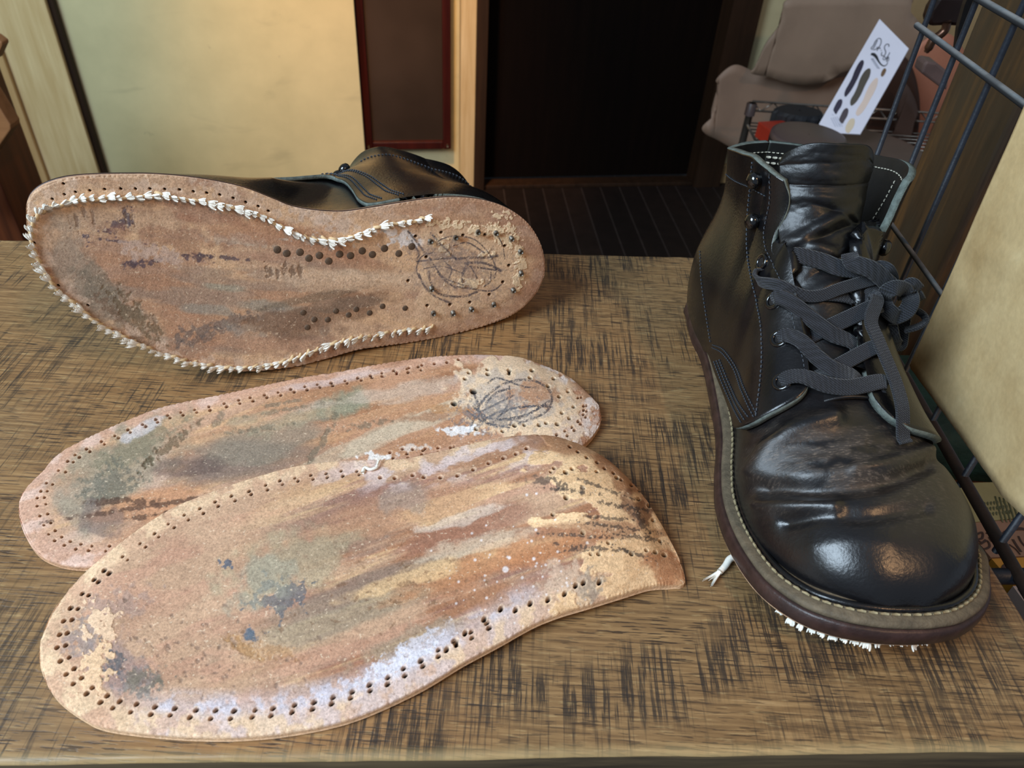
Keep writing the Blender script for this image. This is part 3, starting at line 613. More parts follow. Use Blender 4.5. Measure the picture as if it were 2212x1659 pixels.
for a, st in ((.0072, 0), (.0100, 1)):
    Q, Tn = S.inset_rows(a, .0080)
    for q, tt in zip(Q, Tn):
        f = (q[0]-S.X.min())/(S.X.max()-S.X.min()); lower = q[1] < 0
        if f > (.66 if lower else .5): continue
        i, j = S.near(q[0], q[1]); r = 4.2 if lower or f < .1 else 2.7
        S.hole(S.px[i, j]+(4 if st else 0)+random.uniform(-2, 2), S.py[i, j]+random.uniform(-1.5, 1.5), r*random.uniform(.85, 1.1), (40, 24, 18), .0028 if lower else .0016, 1.6, -42, (222, 182, 146))
for x, y in ((985, 1387), (965, 1403), (1005, 1367), (1046, 1337), (1082, 1315), (1114, 1317), (1146, 1303), (1184, 1295), (1220, 1283), (1244, 1264), (1261, 1258), (1295, 1257)): S.hole(x, y, 4.6, (44, 24, 16), .0032, 1.6, -60, (232, 196, 156))
for x, y in ((822, 1031), (853, 1032), (892, 1026), (916, 1030), (952, 1031), (989, 1027), (1023, 1014), (1056, 1000), (1088, 989), (1115, 980), (1138, 968)): S.hole(x, y, 3.6, (116, 60, 34), .0025, 1.3, -20, (234, 202, 168))
for x, y in ((1190, 1019), (1197, 1011), (1236, 1014), (1222, 1021), (1289, 1020), (1332, 1033), (1223, 1075), (1194, 1111), (1259, 1151), (1314, 1174), (1276, 1198), (1293, 1198), (1364, 1198), (1396, 1190), (1415, 1194), (1378, 1079), (1402, 1094), (1410, 1125), (1425, 1170), (1434, 1200)): S.hole(x, y, random.uniform(3.2, 4.6), (34, 24, 20), .0032, 1.25, 20, (240, 202, 152))
for x in range(1230, 1400, 19): S.hole(x+random.uniform(-3, 3), 965+(x-1230)*.62+random.uniform(-3, 3), 3., (60, 40, 28), .002, 1.4, 30)
NEAR = empty('leather_midsole', tuple(G(700, 1300)), 'nearest stained leather midsole, its heel end curled over, whitish salt along the front edge', 'midsole')
S.build('leather_slab', M_SOLE, NEAR, .0042, (214, 172, 128))
# loose thread scraps
def scrap(name, path, r, label, mats=M_THREAD, fr=5):
    e = empty(name, tuple(path[0])); tag(e, label, 'thread scrap'); mb = MB(); P = cat(path, 16)
    mb.tube(P, np.linspace(r, r*.8, 16), 7); d0 = P[-1]-P[-2]; d0 /= np.linalg.norm(d0)
    for k in range(fr):
        d = d0+np.array([random.uniform(-.3, .3), random.uniform(-.3, .3), random.uniform(-.1, .2)]); mb.tube([P[-1]-d0*r, P[-1]+d*r*2.5, P[-1]+d*r*5], [r*.4, r*.3, r*.1], 5)
    mb.build('thread', mats, e)
    return e
scrap('thread_scrap', [G(1590, 1203, .003), G(1577, 1207, .003), G(1567, 1222, .0025), G(1554, 1236, .002)], .0019, 'frayed white thread end lying on the table beside the upright boot', fr=7)
def s2z(px, py):
    d = (S2.px-px)**2+(S2.py-py)**2; i = np.unravel_index(d.argmin(), d.shape); return S2.Wf[i]
zz = np.array([0, 0, .0012])
scrap('thread_scrap', [s2z(783, 1024)+zz*.7, s2z(788, 1014)+zz, s2z(800, 1018)+zz, s2z(812, 1014)+zz, s2z(815, 1010)+zz*1.2], .00095, 'tiny curled white thread scrap on the nearest midsole', fr=4)
# ================================================================== BOOTS
def pchip(x, y, xi):
    x = np.array(x, float); y = np.array(y, float); h = np.diff(x); d = np.diff(y)/h; m = np.zeros(len(x))
    for i in range(1, len(x)-1):
        if d[i-1]*d[i] > 0:
            w1 = 2*h[i]+h[i-1]; w2 = h[i]+2*h[i-1]; m[i] = (w1+w2)/(w1/d[i-1]+w2/d[i])
    m[0] = d[0]; m[-1] = d[-1]
    i = np.clip(np.searchsorted(x, xi)-1, 0, len(x)-2); t = (xi-x[i])/h[i]
    return (2*t**3-3*t*t+1)*y[i]+(t**3-2*t*t+t)*h[i]*m[i]+(-2*t**3+3*t*t)*y[i+1]+(t**3-t*t)*h[i]*m[i+1]
NS = 2001
class Boot:
    # s, bottom x, top x, top y, top z, up1, out1, out2, dz2   (millimetres)
    K = [(0.00, 5, 11, 0, 121, 40, 9, 0, -46), (.05, 7, 14, 17, 121, 40, 9, -2, -46), (.10, 14, 20, 28, 122, 40, 8, -8, -46), (.20, 35, 36, 36.5, 128, 42, 8, -13, -48), (.30, 62, 58, 38, 135, 42, 5, -14, -50),
         (.40, 90, 79, 37, 140, 42, 1, -9, -50), (.46, 108, 92, 32, 139, 44, 0, -6, -46), (.50, 120, 99, 24, 137, 46, 0, 2, -40), (.54, 133, 105, 11, 135, 48, 0, 16, -30), (.58, 146, 111, 0, 131, 46, 0, 24, -18),
         (.64, 165, 126, 0, 113, 42, 2, 26, -8), (.70, 184, 146, 0, 95, 38, 3, 26, -4), (.76, 206, 172, 0, 79, 33, 4, 27, -1), (.82, 230, 204, 0, 66, 27, 4, 30, 0), (.88, 254, 234, 0, 56, 23, 3, 29, 0),
         (.93, 272, 262, 0, 46, 19, 2, 24, 0), (.965, 283, 279, 0, 34, 13, 1, 15, 0), (.985, 288, 287, 0, 23, 8, .5, 8, 0), (1., 290.5, 290.5, 0, 10, 2, 0, 0, 0)]
    flare = 0.; pinch = 0.; tshift = 0.
    def __init__(s, O, ex, ey, ez, xs, yp, ym, inset_h=.004, inset_f=.0092, spring=.020, zs=.010, minz=None, mod=None, cre=None):
        s.O, s.ex, s.ey, s.ez = map(lambda q: np.array(q, float), (O, ex, ey, ez)); s.xs, s.yp, s.ym = xs, yp, ym
        s.spring, s.zs, s.minz, s.cre = spring, zs, minz, cre
        K = np.array(s.K, float)
        if mod is not None: K = mod(K)
        ss = np.linspace(0, 1, NS); T = {}
        for q, nme in enumerate(('bx', 'tx', 'ty', 'tz', 'u1', 'o1', 'o2', 'd2'), 1): T[nme] = pchip(K[:, 0], K[:, q]/1000., ss)
        for nme in T:
            a = T[nme]; k = 61; w = np.hanning(k); w /= w.sum(); p = np.pad(a, k//2, mode='reflect', reflect_type='odd'); T[nme] = np.convolve(p, w, 'valid')
        T['ty'][:30] = np.minimum(T['ty'][:30], T['ty'][:30]); T['ty'][0] = 0
        ins = inset_h+(inset_f-inset_h)*sstep(.10, .17, T['bx']); x0, x1 = xs.min(), xs.max()
        # feather line: outline scaled in so it ends at bx(0), bx(1)
        def side(y):
            u = (T['bx']-T['bx'][0])/(T['bx'][-1]-T['bx'][0]); X = x0+(x1-x0)*u; yy = np.interp(X, xs, y)
            return np.maximum(yy-ins*np.clip(yy/.025, 0, 1), 0)
        hw = side((yp-ym)/2); hw[0] = hw[-1] = 0; T['yp'] = hw; T['ym'] = -hw
        cc = np.interp(np.linspace(x0, x1, 301), xs, (yp+ym)/2); w = np.hanning(61); w /= w.sum(); cc = np.convolve(np.pad(cc, 30, mode='edge'), w, 'valid'); s.cc = (np.linspace(x0, x1, 301), cc)
        s.T = T; s.ss = ss; s.H1 = s.spring
    def bz(s, x): return s.zs+s.spring*np.clip((x-.17)/.12, 0, 1.3)**2
    def loc(s, sv, tv, sd):
        g = lambda n: np.interp(sv, s.ss, s.T[n])
        bx = g('bx'); by = g('yp') if sd > 0 else g('ym'); B = np.stack([bx, by, s.bz(bx)], -1)
        Tp = np.stack([g('tx'), sd*g('ty'), g('tz')], -1)
        Tp[..., 2] += s.bz(Tp[..., 0])-s.zs
        # outward directions
        e = .004; y2 = np.interp(sv+e, s.ss, s.T['yp' if sd > 0 else 'ym']); y1 = np.interp(sv-e, s.ss, s.T['yp' if sd > 0 else 'ym']); x2 = np.interp(sv+e, s.ss, s.T['bx']); x1 = np.interp(sv-e, s.ss, s.T['bx'])
        n = np.stack([-(y2-y1)*sd, (x2-x1)*sd, 0*x1], -1); n /= np.linalg.norm(n, axis=-1)[..., None]+1e-9
        n2x = np.interp(sv, [0, .05, .1, .2, .3, .5], [-1, -.85, -.6, -.2, 0, 0]); n2 = np.stack([n2x, sd*np.sqrt(1-n2x**2), 0*n2x], -1)
        P1 = B+n*g('o1')[..., None]; P1[..., 2] += g('u1'); P2 = Tp+n2*g('o2')[..., None]; P2[..., 2] += g('d2')
        t = tv[..., None]; R = B*(1-t)**3+3*P1*t*(1-t)**2+3*P2*t*t*(1-t)+Tp*t**3
        R[..., 1] += np.interp(R[..., 0], *s.cc)
        if s.flare and sd > 0: R[..., 1] += s.flare*np.interp(sv, [.15, .42, .54, .60], [0, 1, 1, 0])*sstep(.5, .9, tv)
        if s.tshift: R[..., 1] += s.tshift*np.interp(R[..., 0], [0, .05, .11, .17, .24, .29], [0, .0, .6, 1, .6, 0])*sstep(.15, .8, tv)
        if s.pinch and sd < 0: R[..., 1] += s.pinch*np.interp(sv, [0, .08, .45, .56], [0, 1, 1, 0])*sstep(.3, .8, tv)
        return R
    def world(s, L):
        W = s.O+L[..., 0:1]*s.ex+L[..., 1:2]*s.ey+L[..., 2:3]*s.ez
        if s.minz is not None:
            z = W[..., 2]; W[..., 2] = np.where(z < s.minz+.006, s.minz+.006*np.exp(np.minimum((z-s.minz-.006)/.006, 0)), z)
        return W
    def at(s, sv, tv, sd, off=0.):
        sv = np.asarray(sv, float); tv = np.asarray(tv, float)
        P = s.world(s.loc(sv, tv, sd)); e = .004
        a = s.world(s.loc(np.clip(sv+e, 0, 1), tv, sd))-s.world(s.loc(np.clip(sv-e, 0, 1), tv, sd)); b = s.world(s.loc(sv, np.clip(tv+e, 0, 1), sd))-s.world(s.loc(sv, np.clip(tv-e, 0, 1), sd))
        N = np.cross(a, b)*sd; N = -N; ln = np.linalg.norm(N, axis=-1)[..., None]; N = N/(ln+1e-12)
        s.N = N
        return P+N*np.asarray(off)[..., None] if np.ndim(off) else P+N*off
    def patch(s, fs, ft, sd, nu, nv, off=0.):
        U, V = np.meshgrid(np.linspace(0, 1, nu), np.linspace(0, 1, nv), indexing='ij')
        sv, tv = fs(U, V), ft(U, V); return sv, tv, s.at(sv, tv, sd, off)
def px_st(b, pts, sd, s0=0., s1=1., t0=0., t1=1., n=260):
    """nearest (s, t) on the camera-facing side of the boot surface for picture points"""
    Sg, Tg = np.meshgrid(np.linspace(s0, s1, n), np.linspace(t0, t1, n), indexing='ij'); W = b.at(Sg, Tg, sd); N = b.N
    v = W-CAM; k = v@CF; X = IW/2+FPX*(v@CX)/k; Y = IH/2-FPX*(v@CU)/k; face = np.sum(N*v, -1) < 0
    out = []
    for p in pts:
        d = (X-p[0])**2+(Y-p[1])**2+np.where(face, 0, 4000); i = np.unravel_index(d.argmin(), d.shape); out.append((Sg[i], Tg[i], math.sqrt((X[i]-p[0])**2+(Y[i]-p[1])**2)))
    return out
# ---- upright boot frame
UO = np.array([.150, .477, 0]); UX = np.array([.0736, -.9973, 0]); UX /= np.linalg.norm(UX); UZ = np.array([0, 0, 1.]); UY = np.cross(UZ, UX)
def upz(x): return .004+.020*np.clip((x-.17)/.12, 0, 1.3)**2
def px_local(px, py):
    z = .01
    for _ in range(6):
        w = G(px, py, z); r = w-UO; x = r@UX; z = upz(x)
    return x, r@UY
upL = [px_local(*p) for p in [(1483, 680), (1495, 730), (1520, 790), (1545, 1030), (1549, 1100), (1580, 1185), (1640, 1272), (1720, 1332), (1800, 1364), (1880, 1380), (1950, 1385)]]
upR = [px_local(*p) for p in [(2020, 1382), (2080, 1366), (2126, 1325), (2133, 1270), (2112, 1200)]]
out_up = [(0, 0), (.002, -.013), (.008, -.024), (.020, -.033)]+upL[:3]+[(.150, -.042)]+upL[3:]+upR+[(.205, .0545), (.160, .044), (.112, .038), (.066, .040), (.035, .038), (.018, .031), (.007, .022), (.002, .012)]
def outline_funcs(out, n=700):
    C = catc([(x, y, 0) for x, y in out], 1500)[:, :2]; i0, i1 = C[:, 0].argmin(), C[:, 0].argmax(); N = len(C)
    def ch(a, b): k = np.arange(a, (b if b > a else b+N)+1) % N; return C[k]
    A = ch(i0, i1); B = ch(i1, i0)[::-1]
    t = (1-np.cos(np.linspace(0, math.pi, n)))/2; xs = C[i0, 0]+(C[i1, 0]-C[i0, 0])*t
    f = lambda Q: np.interp(xs, np.maximum.accumulate(Q[:, 0]), Q[:, 1])
    a, b = f(A), f(B)
    return (xs, b, a) if b.mean() > a.mean() else (xs, a, b)
XU, YPU, YMU = outline_funcs(out_up)
def scaleK(tip):
    def m(K):
        K = K.copy(); f = (tip*1000-8.2)/290.5; K[:, 1] *= f; g = np.clip((K[:, 2]-100)/190, 0, 1); K[:, 2] *= 1+(f-1)*g; return K
    return m
BU = Boot(UO, UX, UY, UZ, XU, YPU, YMU, mod=scaleK(XU.max()), zs=.0125)
BU.flare = .009; BU.pinch = .006
# ---- tipped boot frame: sole plane leaning back, boot lying on its side
sA, sB = G(628, 794.5, .0008), G(985, 721, .0008); LEAN = math.radians(10)
e_ = (sB-sA)/np.linalg.norm(sB-sA); bk = np.array([-e_[1], e_[0], 0]); sUp = math.cos(LEAN)*np.array([0, 0, 1.])+math.sin(LEAN)*bk; sN = np.cross(sUp, -e_)*-1
if sN[1] < 0: sN = -sN
sole_px = [(56, 455), (62, 428), (82, 408), (112, 394), (150, 385), (205, 380), (270, 378), (330, 378), (400, 383), (470, 393), (530, 407), (590, 430), (630, 446), (680, 455), (740, 458), (800, 450), (860, 440), (930, 430), (990, 427), (1050, 434), (1100, 452), (1140, 482), (1165, 520), (1177, 560), (1176, 590), (1162, 628),
 (1135, 660), (1100, 684), (1050, 703), (980, 722), (900, 738), (830, 748), (770, 757), (700, 777), (640, 792), (580, 800), (530, 803), (470, 799), (400, 781), (330, 757), (260, 730), (200, 694), (140, 645), (100, 604), (74, 560), (60, 510)]
def on_sole(px, py, off=0.): return onP(px, py, sA-sN*off, sN)
sole3 = np.array([on_sole(*p) for p in sole_px])
heelc = on_sole(1172, 575); toec = on_sole(60, 470); TX = toec-heelc; TX -= sN*(TX@sN); TX /= np.linalg.norm(TX); TZ = sN; TYv = np.cross(TZ, TX); TO = heelc
out_tp = [((p-TO)@TX, (p-TO)@TYv) for p in sole3]; mn = min(o[0] for o in out_tp); TO = TO+TX*mn; out_tp = [(x-mn, y) for x, y in out_tp]
XT, YPT, YMT = outline_funcs(out_tp)
BT = Boot(TO, TX, TYv, TZ, XT, YPT, YMT, mod=scaleK(XT.max()), zs=.0095, spring=.004, minz=.0055); BT.tshift = .027
def outline_at(b, xs, yp, ym, inset, z, n=400, s_off=0.):
    """closed ring following the sole outline, inset in the plane"""
    O = np.vstack([np.stack([xs, ym], 1), np.stack([xs, yp], 1)[::-1][1:-1]]); O = resamp(O, n, True)
    T = np.roll(O, -2, 0)-np.roll(O, 2, 0); T /= np.linalg.norm(T, axis=1)[:, None]; N = np.stack([-T[:, 1], T[:, 0]], 1)
    if np.sum(N*(O.mean(0)-O)) < 0: N = -N
    Q = O+N*inset; zz = b.bz(O[:, 0])-b.zs+z
    return np.stack([Q[:, 0], Q[:, 1], zz], 1)
def w3(b, L): return b.O+L[..., 0:1]*b.ex+L[..., 1:2]*b.ey+L[..., 2:3]*b.ez
def ring_mesh(name, b, rings, mat, parent, closed_profile=True, fill_last=False):
    V = np.stack([w3(b, r) for r in rings], 1); n, k = V.shape[:2]
    F = gridF(n, k, cu=True, cv=closed_profile)
    a, c, d = V[0, 0], V[1, 0], V[0, 1]
    o = npmesh(name, V.reshape(-1, 3), F, mat, parent); return o
def fix_normals(o):
    import bmesh
    bm = bmesh.new(); bm.from_mesh(o.data); bmesh.ops.recalc_face_normals(bm, faces=bm.faces[:]); bm.to_mesh(o.data); bm.free()
def quarter(name, b, parent, sd, bd, nu=150, nv=240, off=.0016, th=.0026, mats=None):
    """panel from the back seam to a traced front edge; bd = (s, t, t at the back seam)"""
    C = cat(bd, 900); C = resamp(C*np.array([1, 1, .4]), nv); C[:, 2] /= .4
    u = np.linspace(0, 1, nu)[:, None]; sv = np.clip(u*C[None, :, 0], 0, 1); e = u**1.5
    tv = np.clip((1-e)*C[None, :, 2]+e*C[None, :, 1], 0, 1)
    W = b.at(sv, tv, sd, off); N = b.N.copy()
    if b.cre is not None: W = W+N*b.cre(W, sv, tv, sd)[..., None]
    o = npmesh(name, W.reshape(-1, 3), gridF(nu, nv) if sd < 0 else gridF(nu, nv)[:, ::-1], mats or [M_BLK, M_LINING, M_EDGE], parent)
    m = o.modifiers.new('thickness', 'SOLIDIFY'); m.thickness = th; m.offset = 1; m.material_offset = 1; m.material_offset_rim = 2; m.use_even_offset = False
    return o, W
def chk(o, b):
    me = o.data; p = me.polygons[len(me.polygons)//2]; return
def tune_solidify(o, W, b, N):
    """outer face must be the one away from the boot axis"""
    me = o.data; p = me.polygons[len(me.polygons)//2]; c = np.array(p.center); nrm = np.array(p.normal)
    ax = b.O+b.ex*((c-b.O)@b.ex)+b.ez*.05
    return float((c-ax)@nrm)
def dashes(name, pts, nrm, mat, parent, dash=.0016, gap=.0011, w=.0004, hgt=.0003):
    P = np.array(pts, float); N = np.array(nrm, float); d = np.r_[0, np.cumsum(np.linalg.norm(np.diff(P, axis=0), axis=1))]
    mb = MB(); t = 0
    while t+dash < d[-1]:
        q = [np.array([np.interp(x, d, P[:, k]) for k in range(3)]) for x in (t, t+dash*.5, t+dash)]; n = np.array([np.interp(t, d, N[:, k]) for k in range(3)]); n /= np.linalg.norm(n)
        q[1] = q[1]+n*hgt*.8; mb.tube(q, [w*.7, w, w*.7], 6); t += dash+gap
    return mb.build(name, mat, parent) if mb.n else None
def surf_path(b, st, sd, off, n=160):
    C = cat([(x[0], x[1], 0) for x in st], n); P = b.at(np.clip(C[:, 0], 0, 1), np.clip(C[:, 1], 0, 1), sd, off); return P, b.N.copy()
# ---------------------------------------------------------------- upright boot
UPB = empty('leather_boot', tuple(UO+UX*.15), 'upright black ankle boot with loosened black laces, standing at the right of the table', 'boot')
BD_UL = [(.38, .01, 0), (.42, .05, .03), (.50, .060, .06), (.606, .085, .10), (.69, .18, .14), (.730, .266, .18), (.761, .39, .26), (.780, .533, .34), (.788, .645, .42), (.788, .72, .48), (.780, .762, .52), (.761, .772, .55), (.734, .772, .58), (.703, .749, .62), (.664, .715, .67), (.618, .672, .72), (.560, .66, .80), (.537, .734, .86), (.529, .838, .92), (.512, .938, .965), (.492, 1., 1.)]
BD_UR = [(.38, .01, 0), (.42, .05, .03), (.50, .060, .06), (.606, .085, .10), (.70, .18, .14), (.77, .33, .20), (.81, .55, .30), (.829, .74, .38), (.828, .85, .44), (.815, .915, .48), (.80, .93, .52), (.784, .925, .55), (.753, .90, .58), (.718, .868, .62), (.691, .85, .67), (.649, .79, .72), (.60, .745, .77), (.55, .75, .82), (.51, .82, .88), (.490, .92, .95), (.478, 1., 1.)]
BD_T = [(.38, .0, 0), (.45, .0, .04), (.500, .02, .08), (.514, .081, .12), (.525, .293, .22), (.552, .456, .30), (.60, .58, .38), (.66, .66, .46), (.73, .74, .52), (.765, .81, .56), (.768, .86, .60), (.734, .87, .64), (.70, .87, .68), (.65, .87, .76), (.60, .86, .82), (.56, .87, .88), (.535, .93, .94), (.52, 1., 1.)]
def vamp_mesh(b, parent, disp=None, name='vamp', te=([.36, .60, .72, .76, .785, .79], [.10, .30, .55, .72, .9, 1.]), nu=330, nh=170):
    # both sides joined over the ridge
    cols = []; Ws = []
    t_end = lambda s_: np.interp(s_, *te)
    sv = np.linspace(.36, 1, nu)
    for sd in (-1, 1):
        tt = np.linspace(0, 1, nh)[None]*t_end(sv)[:, None]; S_ = np.broadcast_to(sv[:, None], tt.shape).copy(); W = b.at(S_, tt, sd); Ws.append((W, b.N.copy(), S_, tt))
    V = []; F = []; off = 0; N = []
    W = np.concatenate([Ws[0][0], Ws[1][0][:, ::-1]], 1); N = np.concatenate([Ws[0][1], Ws[1][1][:, ::-1]], 1)
    col = None
    Nm = N[:, nh-1]+N[:, nh]; Nm /= np.linalg.norm(Nm, axis=1)[:, None]+1e-9; ok = (sv > .785)[:, None]; N[:, nh-1] = np.where(ok, Nm, N[:, nh-1]); N[:, nh] = np.where(ok, Nm, N[:, nh])
    if disp is not None: h, c = disp(W, N, b); W = W+N*h[..., None]; col = c
    nv = W.shape[1]; Fg = gridF(nu, nv)
    # cut faces between the sides where the seam is open (s < .70)
    i = np.repeat(np.arange(nu-1), nv-1); j = np.tile(np.arange(nv-1), nu-1)
    keep = ~((j == nh-1) & (sv[i] < .788)); Fg = Fg[keep]
    o = npmesh(name, W.reshape(-1, 3), Fg, [M_VAMP, M_LINING], parent, None if col is None else col.reshape(-1, 3))
    import bmesh
    bm = bmesh.new(); bm.from_mesh(o.data); vv = [v for v in bm.verts]; vv = [vv[i*nv+j] for i in range(nu) if sv[i] >= .788 for j in (nh-1, nh)]; bmesh.ops.remove_doubles(bm, verts=vv, dist=.0004); bm.to_mesh(o.data); bm.free()
    return o, W
def up_disp(W, N, b):
    v = W-CAM; k = v@CF; X = IW/2+FPX*(v@CX)/k; Y = IH/2-FPX*(v@CU)/k
    h = np.zeros(X.shape); dust = np.zeros(X.shape)
    def ridge(pts, w, amp, dst=0.):
        nonlocal h, dust
        P = cat(np.array(pts, float), 40); d = np.full(X.shape, 1e9)
        for a, c in zip(P[:-1], P[1:]):
            e = c-a; t = np.clip(((X-a[0])*e[0]+(Y-a[1])*e[1])/(e@e+1e-9), 0, 1); d = np.minimum(d, (X-a[0]-t*e[0])**2+(Y-a[1]-t*e[1])**2)
        g = np.exp(-d/(w*w)); h = h+amp*g; dust = np.maximum(dust, dst*np.exp(-d/(w*w*2.2)))
    for r in UP_CREASES: ridge(*r)
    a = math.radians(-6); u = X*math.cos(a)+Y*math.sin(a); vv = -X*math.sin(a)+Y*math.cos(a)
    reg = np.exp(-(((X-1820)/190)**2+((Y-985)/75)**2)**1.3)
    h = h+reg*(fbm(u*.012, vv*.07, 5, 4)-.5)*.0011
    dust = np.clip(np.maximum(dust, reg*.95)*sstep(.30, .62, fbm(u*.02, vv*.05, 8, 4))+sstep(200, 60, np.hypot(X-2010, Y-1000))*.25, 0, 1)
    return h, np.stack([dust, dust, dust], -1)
UP_CREASES = [([(1630, 1020), (1665, 968), (1720, 930), (1800, 905)], 24, .0050, .15), ([(1650, 1056), (1690, 1052), (1760, 1055), (1900, 1040), (2010, 1000)], 20, -.0050, .5), ([(1640, 1092), (1720, 1095), (1800, 1098)], 20, .0036, .25),
   ([(1700, 1130), (1780, 1112), (1880, 1115), (2000, 1095)], 18, -.0026, .2), ([(1850, 1010), (1930, 1000), (2010, 975)], 16, .0022, .5), ([(1620, 985), (1640, 955), (1680, 925)], 12, -.0012, .3), ([(1880, 955), (1950, 962), (2010, 950)], 9, -.0010, .6),
   ([(1760, 1180), (1830, 1165), (1920, 1170)], 22, .0007, 0)]
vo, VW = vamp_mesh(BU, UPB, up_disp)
ql, QL = quarter('quarter', BU, UPB, -1, BD_UL, th=.0038); qr, QR = quarter('quarter', BU, UPB, 1, BD_UR, th=.0040)
# sole layers: welt on top, dark waxed midsole edge, leather bottom
def sole_layers(b, xs, yp, ym, parent, h, wt=.0036):
    R = lambda ins, z, w=0.: outline_at(b, xs, yp, ym, ins, z)
    rings = [R(.0165, h+.0004), R(.0130, h+.0004), R(.0062, h), R(.0034, h-.0003), R(.0022, h-.0010), R(.0018, h-wt*.6), R(.0022, h-wt)]
    rings = [r+np.stack([0*r[:, 0], 0*r[:, 0], .0003*(fbm(np.arange(400)*.15, np.full(400, i*3.), 9, 3)-.5)], 1) for i, r in enumerate(rings)]
    w = ring_mesh('welt', b, rings+[R(.012, h-wt)], M_WELT, parent); fix_normals(w)
    rg = [R(.010, h-wt), R(.0014, h-wt), R(.0004, h-wt-.0008), R(-.0002, (h-wt)*.5), R(-.0003, .0016), R(.0004, .0006), R(.0018, .0042), R(.010, .0046)]
    m = ring_mesh('outsole_edge', b, rg, M_WELT2, parent); fix_normals(m)
    O = outline_at(b, xs, yp, ym, .0092, h+.0002); P = w3(b, O); V, F = tube_vf(np.vstack([P, P[:2]]), .0017, 8); mesh('welt_bead', V, F, M_BLK, parent)
    return w, m
sole_layers(BU, XU, YPU, YMU, UPB, .0125)
# bottom slab of upright boot
bo = outline_at(BU, XU, YPU, YMU, .0006, .0006, 60)
Sb = Sheet(w3(BU, bo), UX, UZ, 200, 70); Sb.finish_pos(); Sb.fill((150, 112, 84)); Sb.build('sole_bottom', M_SOLE, UPB, .0008)
# tipped boot
TPB = empty('leather_boot', tuple((sA+sB)/2), 'black ankle boot tipped on its side, bare stitched leather sole facing out', 'boot')
vt, VT = vamp_mesh(BT, TPB, None, te=([.36, .50, .56, .62, .76, .785, .79], [.3, .45, .6, .75, .85, .95, 1.]))
vt.data.materials[0] = M_BLK
t1_, TQ1 = quarter('quarter', BT, TPB, 1, BD_T); t2_, TQ2 = quarter('quarter', BT, TPB, -1, BD_T)
sole_layers(BT, XT, YPT, YMT, TPB, .0092)
# ---------------------------------------------------------------- tongue, eyelets, hooks, laces, stitching of the upright boot
def uL(x, y, z): return UO+UX*x/1000+UY*y/1000+UZ*z/1000
tp = cat([(196, 72), (172, 76), (152, 87), (135, 101), (121, 114), (111, 127), (105, 141), (101.5, 158)], 150); tw = np.interp(np.linspace(0, 1, 150), [0, .3, .6, .8, .93, 1], [15, 18, 21.5, 23.5, 25, 23.5])
cc_ = np.interp(tp[:, 0]/1000, *BU.cc)*1000
yy = np.linspace(-1, 1, 80); T2 = np.gradient(tp, axis=0); T2 /= np.linalg.norm(T2, axis=1)[:, None]; N2 = np.stack([-T2[:, 1]*-1, T2[:, 0]*-1], 1); N2 = np.where((N2[:, :1] < 0), -N2, N2)
ss_ = np.linspace(0, 1, 150)[:, None]; Yt = yy[None]*tw[:, None]; curv = np.interp(ss_[:, 0], [0, .35, .7, 1], [5, 8, 11, 13])[:, None]*np.abs(yy[None])**2.1
hh = -curv; up_ = sstep(.3, .5, ss_)
for c, w, a, sl, y0, wy in ((.40, .022, 2.2, .06, -.1, .9), (.475, .018, -1.6, .10, .2, .8), (.53, .026, 2.4, -.06, -.2, .8), (.60, .020, -1.8, .08, .25, .7), (.655, .026, 2.6, .10, -.1, .8), (.715, .016, -1.4, -.06, .3, .7), (.765, .024, 1.7, .0, -.1, .9), (.825, .008, -1.0, .01, 0, 2.), (.865, .022, 1.0, .0, -.2, .8), (.925, .008, -.5, .02, 0, 1.2), (.955, .006, -.4, -.01, .3, .8)):
    hh = hh+a*np.exp(-((ss_-c-sl*yy[None])/w)**2)*np.exp(-((yy[None]-y0)/wy)**2)
hh = hh+up_*(fbm(np.broadcast_to(ss_*26, Yt.shape), yy[None]*2.5+0*ss_, 4, 4)-.5)*1.6
top_drop = np.zeros_like(Yt); top_drop += -sstep(.85, 1, ss_)*(np.abs(yy[None])**4)*9
Xt = tp[:, :1]+N2[:, :1]*hh+T2[:, :1]*top_drop; Zt = tp[:, 1:]+N2[:, 1:]*hh+T2[:, 1:]*top_drop; Yt = Yt+cc_[:, None]-1.5*up_
Wt = UO+Xt[..., None]/1000*UX+Yt[..., None]/1000*UY+Zt[..., None]/1000*UZ
M_TONGUE = leather_black(); M_TONGUE.name = 'soft_black_tongue_leather'; _r = [n_ for n_ in M_TONGUE.node_tree.nodes if n_.type == 'VALTORGB'][1]; _r.color_ramp.elements[0].color = (.34,)*3+(1,); _r.color_ramp.elements[1].color = (.46,)*3+(1,)
to_ = npmesh('tongue', Wt.reshape(-1, 3), gridF(150, 80), [M_TONGUE, M_LINING, M_EDGE], UPB); mm = to_.modifiers.new('thickness', 'SOLIDIFY'); mm.thickness = .0018; mm.offset = 0
def bvh(Wgrid, nu, nv): return BVHTree.FromPolygons([tuple(p) for p in Wgrid.reshape(-1, 3)], [tuple(int(i) for i in q) for q in gridF(nu, nv)])
bq = [bvh(QL[::2, ::2], 75, 120), bvh(QR[::2, ::2], 75, 120), bvh(Wt[::2, ::2], 75, 40), bvh(VW[::3, ::3], len(VW[::3]), VW[::3, ::3].shape[1])]
TH = (.0038, .0040, .0009, 0.)
def hit(px, py, which=(0, 1, 2, 3), lift=0.):
    d = Vector(ray(px, py)).normalized(); best = None
    for k in which:
        l, n, i, ds = bq[k].ray_cast(Vector(CAM), d)
        if l is not None:
            n = np.array(n); n = -n if n@np.array(d) > 0 else n; p = np.array(l)+n*TH[k]*(1 if k < 2 else 1)
            if best is None or ds < best[2]: best = (p, n, ds)
    if best is None: return None
    return best[0]+best[1]*lift, best[1]
